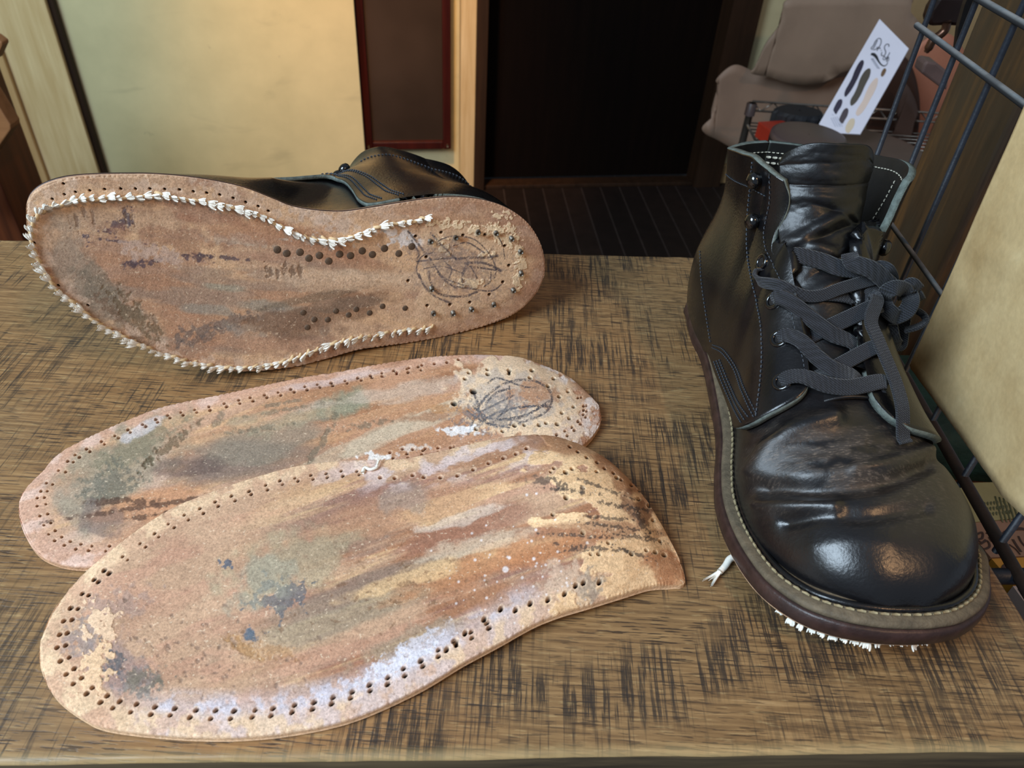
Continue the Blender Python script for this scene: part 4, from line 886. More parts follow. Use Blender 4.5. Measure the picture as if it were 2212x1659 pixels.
def disc_ring(c, n, r0, r1, h, seg=24, dome=0.):
    n = n/np.linalg.norm(n); a = np.cross(n, [0, 0, 1.]); a /= np.linalg.norm(a); b = np.cross(n, a); th = np.arange(seg)/seg*2*math.pi; V = []
    prof = [(r1, -h), (r1, h*.3), ((r1*.75+r0*.25), h), (r0*1.1, h*.8), (r0, 0), (r0, -h*2)]
    for r, z in prof: V += [c+r*(math.cos(t)*a+math.sin(t)*b)+n*z for t in th]
    F = [tuple(int(x) for x in q) for q in gridF(len(prof), seg, cv=True)]
    return V, F
def stud(c, n, r, h, seg=20):
    n = n/np.linalg.norm(n); a = np.cross(n, [0, 0, 1.]); a /= np.linalg.norm(a); b = np.cross(n, a); th = np.arange(seg)/seg*2*math.pi; V = []
    prof = [(r*.8, -.0008), (r*.8, h*.1), (r*.98, h*.3), (r*1., h*.6), (r*.8, h*.85), (r*.4, h), (.00005, h*1.03)]
    for q, z in prof: V += [c+q*(math.cos(t)*a+math.sin(t)*b)+n*z for t in th]
    return V, [tuple(int(x) for x in q) for q in gridF(len(prof), seg, cv=True)]
for px, py in ((1658, 570), (1680, 655), (1690, 738), (1694, 833)):
    c, n = hit(px, py, (0,)); V, F = disc_ring(c, n, .0026, .0049, .0011); e = mesh('eyelet', V, F, M_METAL, UPB)
    V = [c+n*.0001+.0027*(math.cos(t)*np.cross(n, [0, 0, 1])+math.sin(t)*np.cross(n, np.cross(n, [0, 0, 1]))) for t in np.arange(16)/16*2*math.pi]; mesh('eyelet_hole', V, [tuple(range(16))], M_HOLE, e)
for px, py in ((1652, 385), (1647, 476)):
    c, n = hit(px, py, (0,)); V, F = stud(c, n, .0046, .0062); mesh('speed_hook', V, F, M_METAL, UPB)
for st_ in ((.775, .70),):
    c = BU.at([st_[0]], [st_[1]], 1, .0044)[0]; n = BU.N[0].copy(); V, F = disc_ring(c, n, .0018, .0036, .0008); mesh('eyelet', V, F, M_METAL, UPB)
for st_ in ((.50, .72),):
    c = BU.at([st_[0]], [st_[1]], 1, .0044)[0]; n = BU.N[0].copy(); V, F = stud(c, n, .0046, .0062); mesh('speed_hook', V, F, M_METAL, UPB)
# laces: flat woven ribbons through picture-traced points lying on the boot, z-lift in mm
def lace(pts, w=.0062, th=.0016, n=90, parent=UPB, name='lace', twist=None):
    P = []; N = []; lastd = None; pts = list(pts)
    for k, p in enumerate(pts):
        px, py = p[0], p[1]
        if len(p) > 3 and p[3] == 'lin': P.append(None); N.append(None); continue
        if len(p) > 3 and p[3] == 'y': c = atY(px, py, p[2]); nn = -(ray(px, py)); nn /= np.linalg.norm(nn)
        else:
            h = hit(px, py, p[3] if len(p) > 3 else (0, 1, 2, 3), p[2]/1000.)
            if h is None: c = atY(px, py, lastd); nn = N[-1]
            else: c, nn = h
        lastd = c[1]; P.append(c); N.append(nn)
    for k in range(len(P)):
        if P[k] is None:
            a = k-1; b = next(q for q in range(k, len(P)) if P[q] is not None); qa, qb, qk = (np.array(pts[i][:2], float) for i in (a, b, k))
            f = np.linalg.norm(qk-qa)/(np.linalg.norm(qk-qa)+np.linalg.norm(qb-qk)); da, db = (P[a]-CAM)@CF, (P[b]-CAM)@CF
            P[k] = CAM+ray(*pts[k][:2])*(da+(db-da)*f-pts[k][2]/1000.); N[k] = -ray(*pts[k][:2])/np.linalg.norm(ray(*pts[k][:2]))
    P = cat(P, n); N = smoothN(cat(N, n), 15)
    if twist is not None:
        T = np.gradient(P, axis=0); T /= np.linalg.norm(T, axis=1)[:, None]; a = np.interp(np.linspace(0, 1, n), [q[0] for q in twist], [math.radians(q[1]) for q in twist])
        N = N-T*np.sum(N*T, 1)[:, None]; N /= np.linalg.norm(N, axis=1)[:, None]; N = N*np.cos(a)[:, None]+np.cross(T, N)*np.sin(a)[:, None]
    ww = np.full(n, w); V, F = ribbon_vf(P, N, ww, th); return mesh(name, V, F, M_LACE, parent)
Lq, Rq, In = (0,), (1,), (2, 3)
lace([(1745, 822, .6, In), (1775, 812, 1.2, In), (1815, 788, 0, 'lin'), (1862, 766, 2.6, Rq), (1882, 762, 2.6, Rq), (1894, 760, .2, Rq)], .0076)
lace([(1735, 738, .6, In), (1765, 722, 1.2, In), (1805, 700, 0, 'lin'), (1856, 678, 2.6, Rq), (1876, 668, 2.6, Rq)], .0082)
lace([(1691, 836, -1, Lq), (1705, 829, 2.2, Lq), (1735, 828, 2.6, Lq), (1790, 832, 1, 'lin'), (1840, 836, 1, 'lin'), (1888, 839, 2.6, Rq), (1902, 846, -.6, Rq)], .0080)
lace([(1687, 742, -1, Lq), (1702, 735, 2.2, Lq), (1730, 749, 2.8, Lq), (1765, 771, 1, 'lin'), (1800, 797, 1, 'lin'), (1835, 822, 3., In), (1852, 833, .6, In)], .0078)
lace([(1678, 658, -1, Lq), (1690, 650, 2.2, Lq), (1712, 662, 2.8, Lq), (1755, 690, 1, 'lin'), (1795, 720, 1, 'lin'), (1828, 746, 3., In), (1848, 768, .6, In)], .0080)
lace([(1655, 580, -1, Lq), (1652, 595, 2.0, Lq), (1665, 615, 3, Lq), (1697, 627, 3.2, Lq), (1735, 638, 1, 'lin'), (1775, 638, 1, 'lin'), (1820, 622, 1, 'lin'), (1862, 612, 4., Rq)], .0064, twist=[(0, 0), (.2, 60), (.4, 20), (1, 0)])
lace([(1698, 556, .5, In), (1725, 555, 2.6, In), (1775, 564, 1, 'lin'), (1820, 580, 2, 'lin'), (1866, 603, 5., Rq), (1912, 622, .338, 'y')], .0084)
lace([(1742, 642, 1., In), (1790, 640, 2., In), (1830, 650, 2., In), (1850, 668, 1., In)], .006)
lace([(1815, 563, 10, In), (1845, 568, 3, 'lin'), (1886, 584, 4, 'lin'), (1925, 618, .334, 'y')], .0086)
# knot and bow hanging on the outer side
KY = .338
def lk(pts, **k): return lace([(a, b, y, 'y') for a, b, y in pts], **k)
lk([(1885, 576, KY+.004), (1905, 570, KY), (1925, 580, KY-.004), (1934, 602, KY), (1930, 622, KY)], w=.0035)
lk([(1905, 655, KY), (1915, 632, KY-.008), (1935, 622, KY-.010), (1955, 628, KY-.006), (1957, 645, KY)], w=.0080)
lk([(1962, 628, KY), (1968, 650, KY-.008), (1958, 672, KY-.010), (1935, 684, KY-.008), (1912, 684, KY-.002)], w=.0082)
lk([(1908, 640, KY), (1915, 665, KY-.009), (1930, 680, KY-.011), (1945, 688, KY-.008)], w=.0078)
lk([(1955, 632, KY-.002), (1968, 616, KY-.004), (1982, 628, KY-.002)], w=.0078)
lk([(1958, 640, KY), (1975, 636, KY-.002), (1984, 650, KY)], w=.0074)
lk([(1945, 680, KY+.002), (1965, 668, KY+.002), (1990, 676, KY), (2000, 692, KY-.004), (1985, 705, KY-.006), (1955, 714, KY-.004)], w=.0050, twist=[(0, 60), (1, 60)])
lk([(1920, 680, KY), (1925, 705, KY-.006), (1932, 735, KY-.006), (1945, 745, KY-.002), (1950, 715, KY+.002), (1955, 680, KY+.002)], w=.0066)
lace([(1905, 628, KY-.002, 'y'), (1880, 638, KY-.006, 'y'), (1858, 662, 7.), (1852, 710, 6.), (1866, 750, 6.), (1885, 800, 6.), (1908, 850, 5.), (1928, 900, 3.), (1945, 945, 1.8), (1953, 960, 1.5)], w=.0078, n=120)
lk([(1895, 655, KY), (1900, 690, KY-.006), (1915, 740, KY-.018), (1928, 790, KY-.030), (1938, 822, KY-.036), (1930, 800, KY-.028), (1922, 760, KY-.018)], w=.0040, twist=[(0, 60), (1, 60)])
# stitching on the visible quarter
def stitch_px(pts, mat, which=(0,), lift=.2, **k):
    P = []; N = []
    for p in cat([(a, b, 0) for a, b in pts], 60):
        h = hit(p[0], p[1], which, lift/1000)
        if h is not None: P.append(h[0]); N.append(h[1])
    if len(P) > 3: return dashes('stitching', np.array(P), smoothN(N, 5), mat, UPB, **k)
stitch_px([(1641, 340), (1636, 400), (1630, 460), (1627, 540), (1640, 620), (1655, 690), (1658, 760), (1655, 820), (1645, 905)], M_STITCHG)
stitch_px([(1578, 372), (1600, 388), (1636, 404), (1672, 424)], M_STITCHG)
stitch_px([(1672, 350), (1676, 380), (1674, 440), (1664, 500), (1668, 545), (1688, 590), (1702, 640), (1714, 690), (1722, 735), (1735, 790), (1738, 835), (1730, 862), (1700, 890), (1655, 918)], M_STITCHG, w=.0003)
stitch_px([(1524, 545), (1528, 610), (1538, 680), (1548, 740)], M_STITCHG, w=.0003)
stitch_px([(1552, 752), (1575, 765), (1600, 800), (1618, 850), (1640, 905), (1650, 916)], M_STITCHG); stitch_px([(1553, 746), (1578, 758), (1606, 798), (1624, 846), (1646, 900)], M_STITCHG)
stitch_px([(1556, 782), (1575, 830), (1600, 885), (1620, 925)], M_STITCHG); stitch_px([(1562, 780), (1582, 828), (1606, 880), (1627, 920)], M_STITCHG); stitch_px([(1568, 778), (1588, 826), (1612, 876), (1636, 915)], M_STITCHG)
# inside the collar: pale stitch rows on the lining
def in_rows(sd, s0, s1, t, mat=M_STITCHW, **k):
    sv = np.linspace(s0, s1, 60); P = BU.at(sv, np.full(60, t), sd, .0012); N = -BU.N.copy(); dashes('lining_stitching', P, N, mat, UPB, **k)
in_rows(1, 0., .2, .955); in_rows(1, .0, .10, .93, w=.0009, dash=.0028); in_rows(1, .0, .10, .90, w=.0009, dash=.0028); in_rows(-1, .0, .1, .955); in_rows(1, .2, .44, .955)
P = BU.at(np.full(40, .40), np.linspace(.93, .62, 40), 1, .0012); dashes('lining_stitching', P, -BU.N.copy(), M_STITCHW, UPB)
P = BU.at(np.linspace(.32, .40, 20), np.full(20, .62), 1, .0012); dashes('lining_stitching', P, -BU.N.copy(), M_STITCHW, UPB)
# pull-loop reinforcement patch inside the collar at the back
# welt stitching round the upright boot
def welt_stitch(b, xs, yp, ym, parent, mat, inset=.0066, lo=None):
    O = outline_at(b, xs, yp, ym, inset, .0128, 700); W = w3(b, O); keep = O[:, 0] > .10
    k0 = np.argmax(~keep & np.roll(keep, -1)); W = np.roll(W, -k0-1, 0); keep = np.roll(keep, -k0-1); W = W[keep]
    N = np.tile(b.ez, (len(W), 1)); return dashes('welt_stitching', W, N, mat, parent, dash=.0034, gap=.0011, w=.0007, hgt=.0003)
welt_stitch(BU, XU, YPU, YMU, UPB, M_STITCHY)
# white thread ends sticking out under the toe of the upright boot
def tuft_proto(seed):
    r = random.Random(seed); mb = MB(); L = r.uniform(.0044, .0062)
    for i in range(7):
        f = (i-3)/3.; a = f*.42+r.uniform(-.06, .06); b = r.uniform(-.1, .5); l = L*r.uniform(.8, 1.05); R0 = r.uniform(.00042, .0006)
        mb.tube(cat([(-.0004, .0002*f, .0004), (l*.35, l*.45*a, .0008+l*.12*b), (l*.7, l*.85*a, .0009+l*.25*b), (l, l*a, .0008+l*.36*b)], 6), [R0, R0*1.25, R0*1.4, R0*1.4, R0*1.1, R0*.6], 5)
    mb2 = MB(); mb2.tube(cat([(-.0036, 0, -.0006), (-.0018, .0001, .0010), (.0002, 0, .0010), (.0012, 0, .0002)], 6), [.0008, .0010, .0011, .0010, .0010, .0008], 7)
    nfa = len(mb.f); mb.add(mb2.v, mb2.f)
    me = bpy.data.meshes.new('thread_end'); me.from_pydata(mb.v, [], mb.f); me.polygons.foreach_set('use_smooth', [True]*len(me.polygons)); me.materials.append(M_THREAD); me.materials.append(M_THREAD2); me.polygons.foreach_set('material_index', [0]*nfa+[1]*(len(mb.f)-nfa)); me.update(); return me
TUFT = [tuft_proto(i) for i in range(8)]
def place_tuft(P, d, n, parent, sc_=1., roll=0.):
    d = d/np.linalg.norm(d); n = n-d*(n@d); n /= np.linalg.norm(n); y = np.cross(n, d)
    if roll: n, y = n*math.cos(roll)+y*math.sin(roll), y*math.cos(roll)-n*math.sin(roll)
    o = bpy.data.objects.new('thread_end', random.choice(TUFT)); link(o)
    M = Matrix(((d[0], y[0], n[0], P[0]), (d[1], y[1], n[1], P[1]), (d[2], y[2], n[2], P[2]), (0, 0, 0, 1)))@Matrix.Scale(sc_, 4)
    o.parent = parent; o.matrix_parent_inverse = Matrix.Translation(parent.location).inverted(); o.matrix_basis = M; return o
for px, py in ((1702, 1318), (1722, 1334), (1745, 1345), (1768, 1355), (1792, 1364), (1816, 1370), (1840, 1376), (1865, 1380), (1890, 1383), (1915, 1385), (1940, 1387), (1965, 1387), (1990, 1385), (2015, 1381)):
    x, y = px_local(px, py-6); P = UO+UX*(x-.003)+UY*y+UZ*(BU.bz(x)-BU.zs-.0006); place_tuft(P, UX*.8+UY*((px-1900)/300.+random.uniform(-.5, .5))-UZ*.9, -UZ, UPB, random.uniform(.7, .95), random.uniform(-.8, .8))
# ---------------------------------------------------------------- bare sole of the tipped boot
S3 = Sheet(sole3, heelc-toec, -sN, 960, 360); S = S3
b4 = 4*S.TT*(1-S.TT)
S.Z = S.Z+.0012*b4*np.exp(-((S.S-.85)/.2)**2)-.0012*np.exp(-((S.S-.28)/.15)**2)*b4**2
S.finish_pos(); S.fill((198, 160, 124)); S.H += .0005*(fbm(S.px*.008, S.py*.012, 3, 4)-.5)
S.streak((212, 170, 126), .45, .62, .8, fx=.008, fy=.03, ang=6, seed=81); S.streak((164, 122, 96), .48, .66, .7, fx=.006, fy=.02, ang=8, seed=82); S.streak((172, 124, 88), .50, .66, .6, fx=.005, fy=.022, ang=4, seed=83)
S.streak((150, 130, 112), .54, .66, .6, fx=.004, fy=.02, ang=6, seed=84, region=S.reg(450, 640, 380, 150, 5)); S.streak((140, 104, 80), .55, .68, .2, fx=.05, fy=.012, ang=2, seed=85)
grey = (150, 130, 110)
S.blob(150, 540, 46, 90, -14, (160, 140, 118), .75, .4); S.blob(235, 655, 110, 40, 42, (138, 122, 102), .75, .5); S.blob(210, 620, 20, 60, -40, (118, 108, 90), .5, .8)
S.blob(265, 695, 70, 10, 45, (120, 90, 66), .6, .9, nsc=.1); S.blob(290, 680, 60, 18, 48, (110, 92, 66), .7, .9, nsc=.1, h=-.0003)
for a in ((252, 485, 24, 12, -30), (236, 500, 12, 6, 20), (188, 518, 9, 8, 0), (276, 470, 10, 12, 0)): S.blob(*a, (86, 76, 88), .85, 1.1, nsc=.12)
for a in ((265, 522, 40, 2.5, 6), (300, 568, 26, 7, -8), (330, 563, 36, 3, -6), (430, 556, 26, 7, 8), (480, 556, 40, 4, 6), (290, 575, 8, 7, 0)): S.blob(*a, (84, 68, 76), .85, .9, nsc=.12)
S.blob(330, 545, 60, 16, 10, (192, 164, 146), .7, .8, nsc=.08); S.blob(520, 520, 60, 12, 8, (188, 168, 144), .75, .7, nsc=.08); S.blob(360, 510, 120, 20, 8, (142, 94, 70), .5, .6)
S.blob(480, 620, 70, 10, 8, (156, 146, 124), .85, .5, an=2); S.blob(590, 665, 80, 14, 10, (150, 140, 122), .8, .6, an=2); S.blob(470, 672, 60, 10, 6, (150, 140, 124), .7, .7, an=2)
S.blob(480, 700, 80, 14, -16, (106, 96, 90), .7, 1., nsc=.08); S.blob(450, 725, 60, 9, -20, (104, 94, 88), .6, 1.1, nsc=.1); S.blob(600, 700, 90, 22, -4, (150, 140, 126), .6, .7)
S.blob(700, 680, 130, 30, -8, (126, 92, 66), .75, .6, an=2); S.blob(640, 712, 60, 30, 0, (128, 96, 72), .6, .6); S.blob(780, 652, 100, 14, -6, (116, 100, 84), .5, .8, an=2); S.blob(690, 640, 110, 8, -12, (112, 96, 76), .6, .8, an=2)
S.blob(600, 500, 180, 26, 10, (164, 112, 80), .6, .6, an=2); S.blob(760, 600, 160, 24, 2, (204, 176, 146), .6, .5, an=2); S.blob(800, 620, 140, 10, 0, (196, 160, 124), .5, .6)
for x in (585, 600, 615, 632, 648, 575): S.blob(x, 580+random.uniform(-6, 8), 4, 12, -6, (110, 86, 66), .7, .9, nsc=.15, h=-.0003)
for x in (150, 165, 180, 200, 270, 285): S.blob(x, 470+random.uniform(-16, 16), 3, 14, -12, (118, 92, 74), .6, .9, nsc=.15, h=-.0003)
S.blob(870, 515, 40, 16, 10, (218, 212, 208), .85, .9, nsc=.1); S.blob(685, 520, 50, 8, 8, (190, 184, 172), .5, 1., nsc=.1); S.blob(700, 480, 60, 18, 10, (204, 184, 168), .5, 1., nsc=.08)
h_ = sstep(0, 26, S.px-(900+(S.py-560)*-.12)+(fbm(S.px*.02, S.py*.02, 9, 4)-.5)*50)*sstep(0, 14, S.py-(482-(S.px-900)*.02)+(fbm(S.px*.04, S.py*.04, 19, 4)-.5)*26)*sstep(.012, .018, S.ed+(fbm(S.px*.03, S.py*.03, 12, 4)-.5)*.008)
S.mixc(h_*.8, (212, 176, 136)); S.H += .0004*h_; S.streak((190, 150, 116), .5, .62, .6, fx=.04, fy=.04, ang=0, seed=91, region=h_)
edge = sstep(.012, .006, S.ed); S.streak((206, 176, 150), .5, .6, .6, fx=.04, fy=.04, seed=93, region=edge); S.mixc(edge*sstep(.5, .7, S.S)*.5, (166, 120, 90)); S.mixc(sstep(.95, 1., S.S)*.4, (150, 112, 88))
for a in ((1030, 498, 12, 9), (1070, 500, 14, 12), (1090, 494, 20, 10), (1095, 520, 16, 12), (1118, 535, 10, 20), (1128, 570, 9, 26), (1118, 610, 8, 16), (960, 540, 14, 14), (945, 525, 12, 10), (1050, 545, 14, 8), (1018, 612, 30, 7), (1080, 465, 20, 7), (950, 480, 40, 7), (985, 488, 30, 5)): S.blob(a[0], a[1], a[2], a[3], 0, (226, 198, 156), .85, .9, .1, nsc=.12, h=.0004)
for a in ((985, 532), (1002, 517), (1060, 512), (1085, 508), (1132, 555)): S.blob(a[0], a[1], 8, 5, 10, (178, 122, 72), .7, .6)
ink = (58, 54, 66)
for P_, w in (([(882, 500), (910, 535), (930, 560)], 3.2), ([(890, 520), (905, 548), (900, 560)], 2.8), ([(930, 503), (955, 530), (985, 560)], 3.), ([(945, 520), (975, 510), (1020, 515), (1050, 540), (1070, 575), (1068, 600)], 2.), ([(980, 530), (1010, 524), (1045, 545)], 2.4),
    ([(985, 560), (1010, 556), (1045, 556), (1075, 552)], 4.), ([(900, 565), (940, 560), (985, 556)], 2.6), ([(905, 592), (915, 615), (940, 640), (975, 655)], 3.2), ([(926, 585), (930, 610), (950, 635), (1000, 640), (1030, 630)], 3.4), ([(945, 588), (960, 605), (985, 622)], 3.2),
    ([(1005, 568), (1045, 568), (1082, 584)], 4.), ([(1015, 575), (1050, 580), (1080, 585)], 3.), ([(1010, 570), (1000, 590), (998, 608)], 4.), ([(1018, 578), (1030, 600)], 2.6), ([(970, 615), (1010, 622), (1060, 628), (1085, 612)], 2.4), ([(905, 600), (900, 580), (910, 555), (935, 545)], 2.),
    ([(1072, 505), (1085, 530), (1090, 560)], 2.), ([(1045, 618), (1058, 608), (1060, 585)], 2.), ([(960, 565), (975, 580), (970, 600)], 2.), ([(935, 570), (960, 600), (1000, 615)], 2.2), ([(915, 580), (955, 575), (1000, 590)], 1.8)): S.line(P_, w, ink, .85, .42)
S.blob(985, 585, 70, 40, 6, (128, 112, 106), .4, 1.1, nsc=.15); S.blob(955, 550, 50, 22, 10, (124, 110, 104), .4, 1.1, nsc=.2)
NH = [(898, 511), (953, 502), (1000, 508), (1047, 507), (1090, 531), (1099, 573), (1086, 609), (1057, 636), (1015, 653), (972, 658), (923, 660), (882, 607), (921, 555)]
for x, y in NH: S.hole(x, y, 3.2, (30, 18, 12), .003, 1.1, -30, (206, 164, 122))
# row of stitch holes above the thread on the near edge
for x, y in ((137, 397), (113, 430), (139, 420), (163, 415), (194, 412), (226, 409), (261, 408), (293, 408), (324, 408), (356, 409), (388, 410), (418, 414), (447, 417), (475, 421), (504, 428), (531, 437), (558, 446), (580, 456), (77, 468), (70, 505), (74, 525), (126, 617), (190, 660)): S.hole(x, y, 2.4, (30, 16, 12), .0025, 1.5, 30)
S.build('leather_outsole', M_SOLE, TPB, .0040, (176, 136, 104))
def s3at(px, py):
    d = (S3.px-px)**2+(S3.py-py)**2; i = np.unravel_index(d.argmin(), d.shape); return S3.Wf[i]
# brass rivets along both sides of the shank
for x, y in ((599, 540), (620, 548), (648, 545), (668, 558), (690, 552), (710, 564), (734, 549), (757, 552), (782, 542), (805, 550), (830, 537), (861, 548), (890, 533), (655, 675), (679, 690), (708, 691), (726, 672), (753, 680), (770, 668), (798, 676), (826, 662), (875, 666), (664, 707)):
    c = s3at(x, y); V, F = stud(c-(-sN)*.0006, -sN, .0023 if y < 600 else .0019, .0010, 14); mesh('rivet', V, F, M_RIVET, TPB)
# nail shanks standing proud in the heel
for x, y in ((929, 520), (983, 512), (1031, 500), (1070, 502), (1103, 513), (1122, 542), (1124, 588), (1107, 625), (1066, 656), (1017, 666), (978, 674), (936, 675), (931, 622)):
    c = s3at(x, y); d = -sN+np.array([random.uniform(-.3, .3), 0, random.uniform(-.3, .1)]); d /= np.linalg.norm(d)
    mb = MB(); mb.tube([c-d*.001, c+d*.0022, c+d*.0026], [.0016, .0016, .0012], 10); mb.build('nail', M_NAIL, TPB)
# chopped white thread ends all along the channel
tpath = resamp(cat([(915, 471, 0), (880, 478, 0), (835, 484, 0), (790, 500, 0), (740, 515, 0), (700, 516, 0), (655, 509, 0), (610, 490, 0), (575, 470, 0), (540, 456, 0), (500, 446, 0), (450, 436, 0), (400, 428, 0), (350, 420, 0), (300, 424, 0), (240, 428, 0), (180, 430, 0), (130, 440, 0), (95, 450, 0), (74, 475, 0), (68, 515, 0), (76, 550, 0),
   (95, 585, 0), (120, 620, 0), (150, 648, 0), (190, 680, 0), (230, 706, 0), (280, 733, 0), (330, 755, 0), (380, 772, 0), (430, 785, 0), (490, 793, 0), (550, 791, 0), (610, 780, 0), (660, 762, 0), (710, 744, 0), (760, 730, 0), (810, 722, 0), (870, 714, 0), (928, 706, 0)], 900), 98)
for i, p in enumerate(tpath):
    c = s3at(p[0], p[1]); j = min(i+1, 97); k = max(i-1, 0); q1 = s3at(*tpath[j][:2]); q0 = s3at(*tpath[k][:2]); d = (q1-q0); d /= np.linalg.norm(d)
    inw = S3.c-c; inw -= sN*(inw@sN); inw /= np.linalg.norm(inw); low = p[1] > 520
    if i < 34: dd = -d*.9+inw*random.uniform(-.1, .4)
    elif i < 52: dd = -inw*.3-d*.8
    else: dd = d*-.85-inw*random.uniform(.05, .45)
    place_tuft(c-sN*.0006, dd-sN*random.uniform(.1, .5), -sN, TPB, random.uniform(.75, 1.1), random.uniform(-.7, .7))
# seams, hooks and stitch lines on the upper of the tipped boot
def seam(b, st, sd, mat, parent, off=.0044, name='stitching', **k):
    P, N = surf_path(b, st, sd, off); return dashes(name, P, N, mat, parent, **k)
for ds in (.012, .022, .055, .065): seam(BT, [(.50-ds, .05), (.512-ds, .15), (.523-ds, .293), (.549-ds, .456), (.595-ds, .59), (.65-ds*1.2, .68)], 1, M_STITCHG, TPB)
seam(BT, [(.02, .86), (.2, .86), (.35, .87), (.50, .86)], 1, M_STITCHG, TPB)
for st_ in ((.535, .885), (.565, .84)):
    c = BT.at([st_[0]], [st_[1]], 1, .0044)[0]; n = BT.N[0].copy(); V, F = stud(c, n, .0046, .0065); mesh('speed_hook', V, F, M_METAL, TPB)
for st_ in ((.62, .84), (.66, .84), (.70, .84), (.74, .83)):
    c = BT.at([st_[0]], [st_[1]], 1, .0044)[0]; n = BT.N[0].copy(); V, F = disc_ring(c, n, .002, .0038, .0008); mesh('eyelet', V, F, M_METAL, TPB)
# tongue of the tipped boot, inside the shaft
tv_ = np.linspace(.52, .80, 50)[:, None]*np.ones((1, 30)); yv = np.ones((50, 1))*np.linspace(-1, 1, 30)
Tc = np.stack([np.interp(tv_, BT.ss, BT.T['tx'])-.004, yv*.022+np.interp(np.interp(tv_, BT.ss, BT.T['tx']), *BT.cc), np.interp(tv_, BT.ss, BT.T['tz'])-.003-.006*yv**2], -1)
to2 = npmesh('tongue', BT.world(Tc).reshape(-1, 3), gridF(50, 30), M_TONGUE, TPB); mm = to2.modifiers.new('thickness', 'SOLIDIFY'); mm.thickness = .0018
# ================================================================== RIGHT SIDE: WIRE GRID, KRAFT SHEET, POST
def prism_px(name, pts, y0, th, mat, parent=None, curve=None, sub=0, plane='y', bev=0.):
    """a slab traced on the plane y = y0 (or x = y0), thickness th going away from the camera"""
    f = atY if plane == 'y' else atX
    A = np.array([f(p[0], p[1], y0) for p in pts]); d = np.array([0, th, 0.]) if plane == 'y' else np.array([th, 0, 0.])
    B = A+d; n = len(A); V = np.vstack([A, B]); F = [tuple(range(n))[::-1], tuple(range(n, 2*n))]+[(i, (i+1) % n, n+(i+1) % n, n+i) for i in range(n)]
    o = mesh(name, V, F, mat, parent, False)
    if bev: b = o.modifiers.new('b', 'BEVEL'); b.width = bev; b.segments = 2
    fix_normals(o); return o
M_WIRE = simple('dusty_black_wire', (26, 32, 42), .5, .3, 120, .3)
def wire_dust():
    m = NT('dusty_wire'); g = m.n('ShaderNodeNewGeometry'); s = m.n('ShaderNodeSeparateXYZ'); m.L(g.outputs['Normal'], s.inputs[0]); n = m.noise(m.coord(), 60, 4)
    f = m.math('MULTIPLY', m.ramp(s.outputs[2], [(.1, 0.), (.8, 1.)]), m.ramp(n, [(.3, .4), (.6, .95)])); m.base(m.mix(f, srgb(26, 27, 30), srgb(116, 118, 118))); m.rough(.7); return m.m
M_WIRED = wire_dust(); GX = .2605
gr = empty('wire_grid_panel', (GX, .36, -.02), 'black wire grid panel standing along the right edge of the table, dust on its crosswires', 'wire grid')
def gtube(name, a, b, r, mat):
    V, F = tube_vf([a, (np.array(a)+np.array(b))/2, b], r, 10); return mesh(name, V, F, mat, gr)
for y in (.557, .504, .455, .406, .358, .311, .264, .217): gtube('upright_wire', (GX, y, -.012), (GX, y, .36), .0019, M_WIRE)
for z, rr, mt in ((.172, .0021, M_WIRED), (.203, .0021, M_WIRED), (.060, .0017, M_WIRED), (.30, .0021, M_WIRED)): gtube('cross_wire', (GX-.0038, .560, z), (GX-.0038, .16, z), rr, mt)
M_WIREB = simple('brown_black_wire', (46, 34, 27), .55, .3, 100, .3); gtube('bottom_rail', (GX, .562, -.006), (GX, .15, -.006), .0032, M_WIREB)
pz = atX(2190, 1245, GX); mb = MB(); mb.tube([pz+np.array([-.014, .002, -.004]), pz+np.array([.0, .0, .0]), pz+np.array([.03, 0, .004])], .0042, 12); mb.build('table_clamp', M_WIRE, gr)
# kraft sheet hanging on the grid
def kraft():
    m = NT('kraft_paper'); n = m.noise(m.coord((1, 1, 1)), 14, 5, .6); n2 = m.noise(m.coord((1, 1, 1)), 300, 3)
    c = m.ramp(n, [(.3, srgb(178, 146, 98)), (.55, srgb(204, 176, 128)), (.75, srgb(214, 194, 150))]); c = m.mix(.5, c, m.ramp(n2, [(.35, .88), (.65, 1.08)]), 'MULTIPLY'); m.base(c); m.rough(.7); m.bump(m.math('ADD', n, m.math('MULTIPLY', n2, .08)), .3, .005); return m.m
KX = .2485
kp = [atX(*p, KX) for p in ((1955, 790), (2170, 1060), (2212, 1095))]
ky0 = kp[0][1]; nu, nv = 70, 60
ya = np.linspace(.408, .205, nu)[:, None]*np.ones((1, nv)); tt = np.ones((nu, 1))*np.linspace(0, 1, nv)[None]
zb = np.interp(-ya, [-.408, -.386, -.265, -.25, -.05], [.016, .0165, kp[1][2], kp[2][2], .11]); zz_ = zb+(.36-zb)*tt
ya2 = ya-np.where(ya > .38, (1-tt)*.022*(ya-.38)/.028, 0)
xk = KX-.0012*np.sin(ya*40+zz_*8)-.0015*fbm(ya*25, zz_*25, 4, 3)-.004*np.exp(-((ya-.25)/.05)**2)*(1-tt)-.0014*np.exp(-((zz_-.118-(.33-ya)*.25)/.0035)**2)*sstep(.405, .38, ya)
Vk = np.stack([xk, ya2, zz_], -1).reshape(-1, 3)
ks = npmesh('kraft_paper_sheet', Vk, gridF(nu, nv), [kraft()]); mm = ks.modifiers.new('thickness', 'SOLIDIFY'); mm.thickness = .0008; tag(ks, 'large tan kraft paper sheet hanging on the wire grid at the right edge', 'paper sheet')
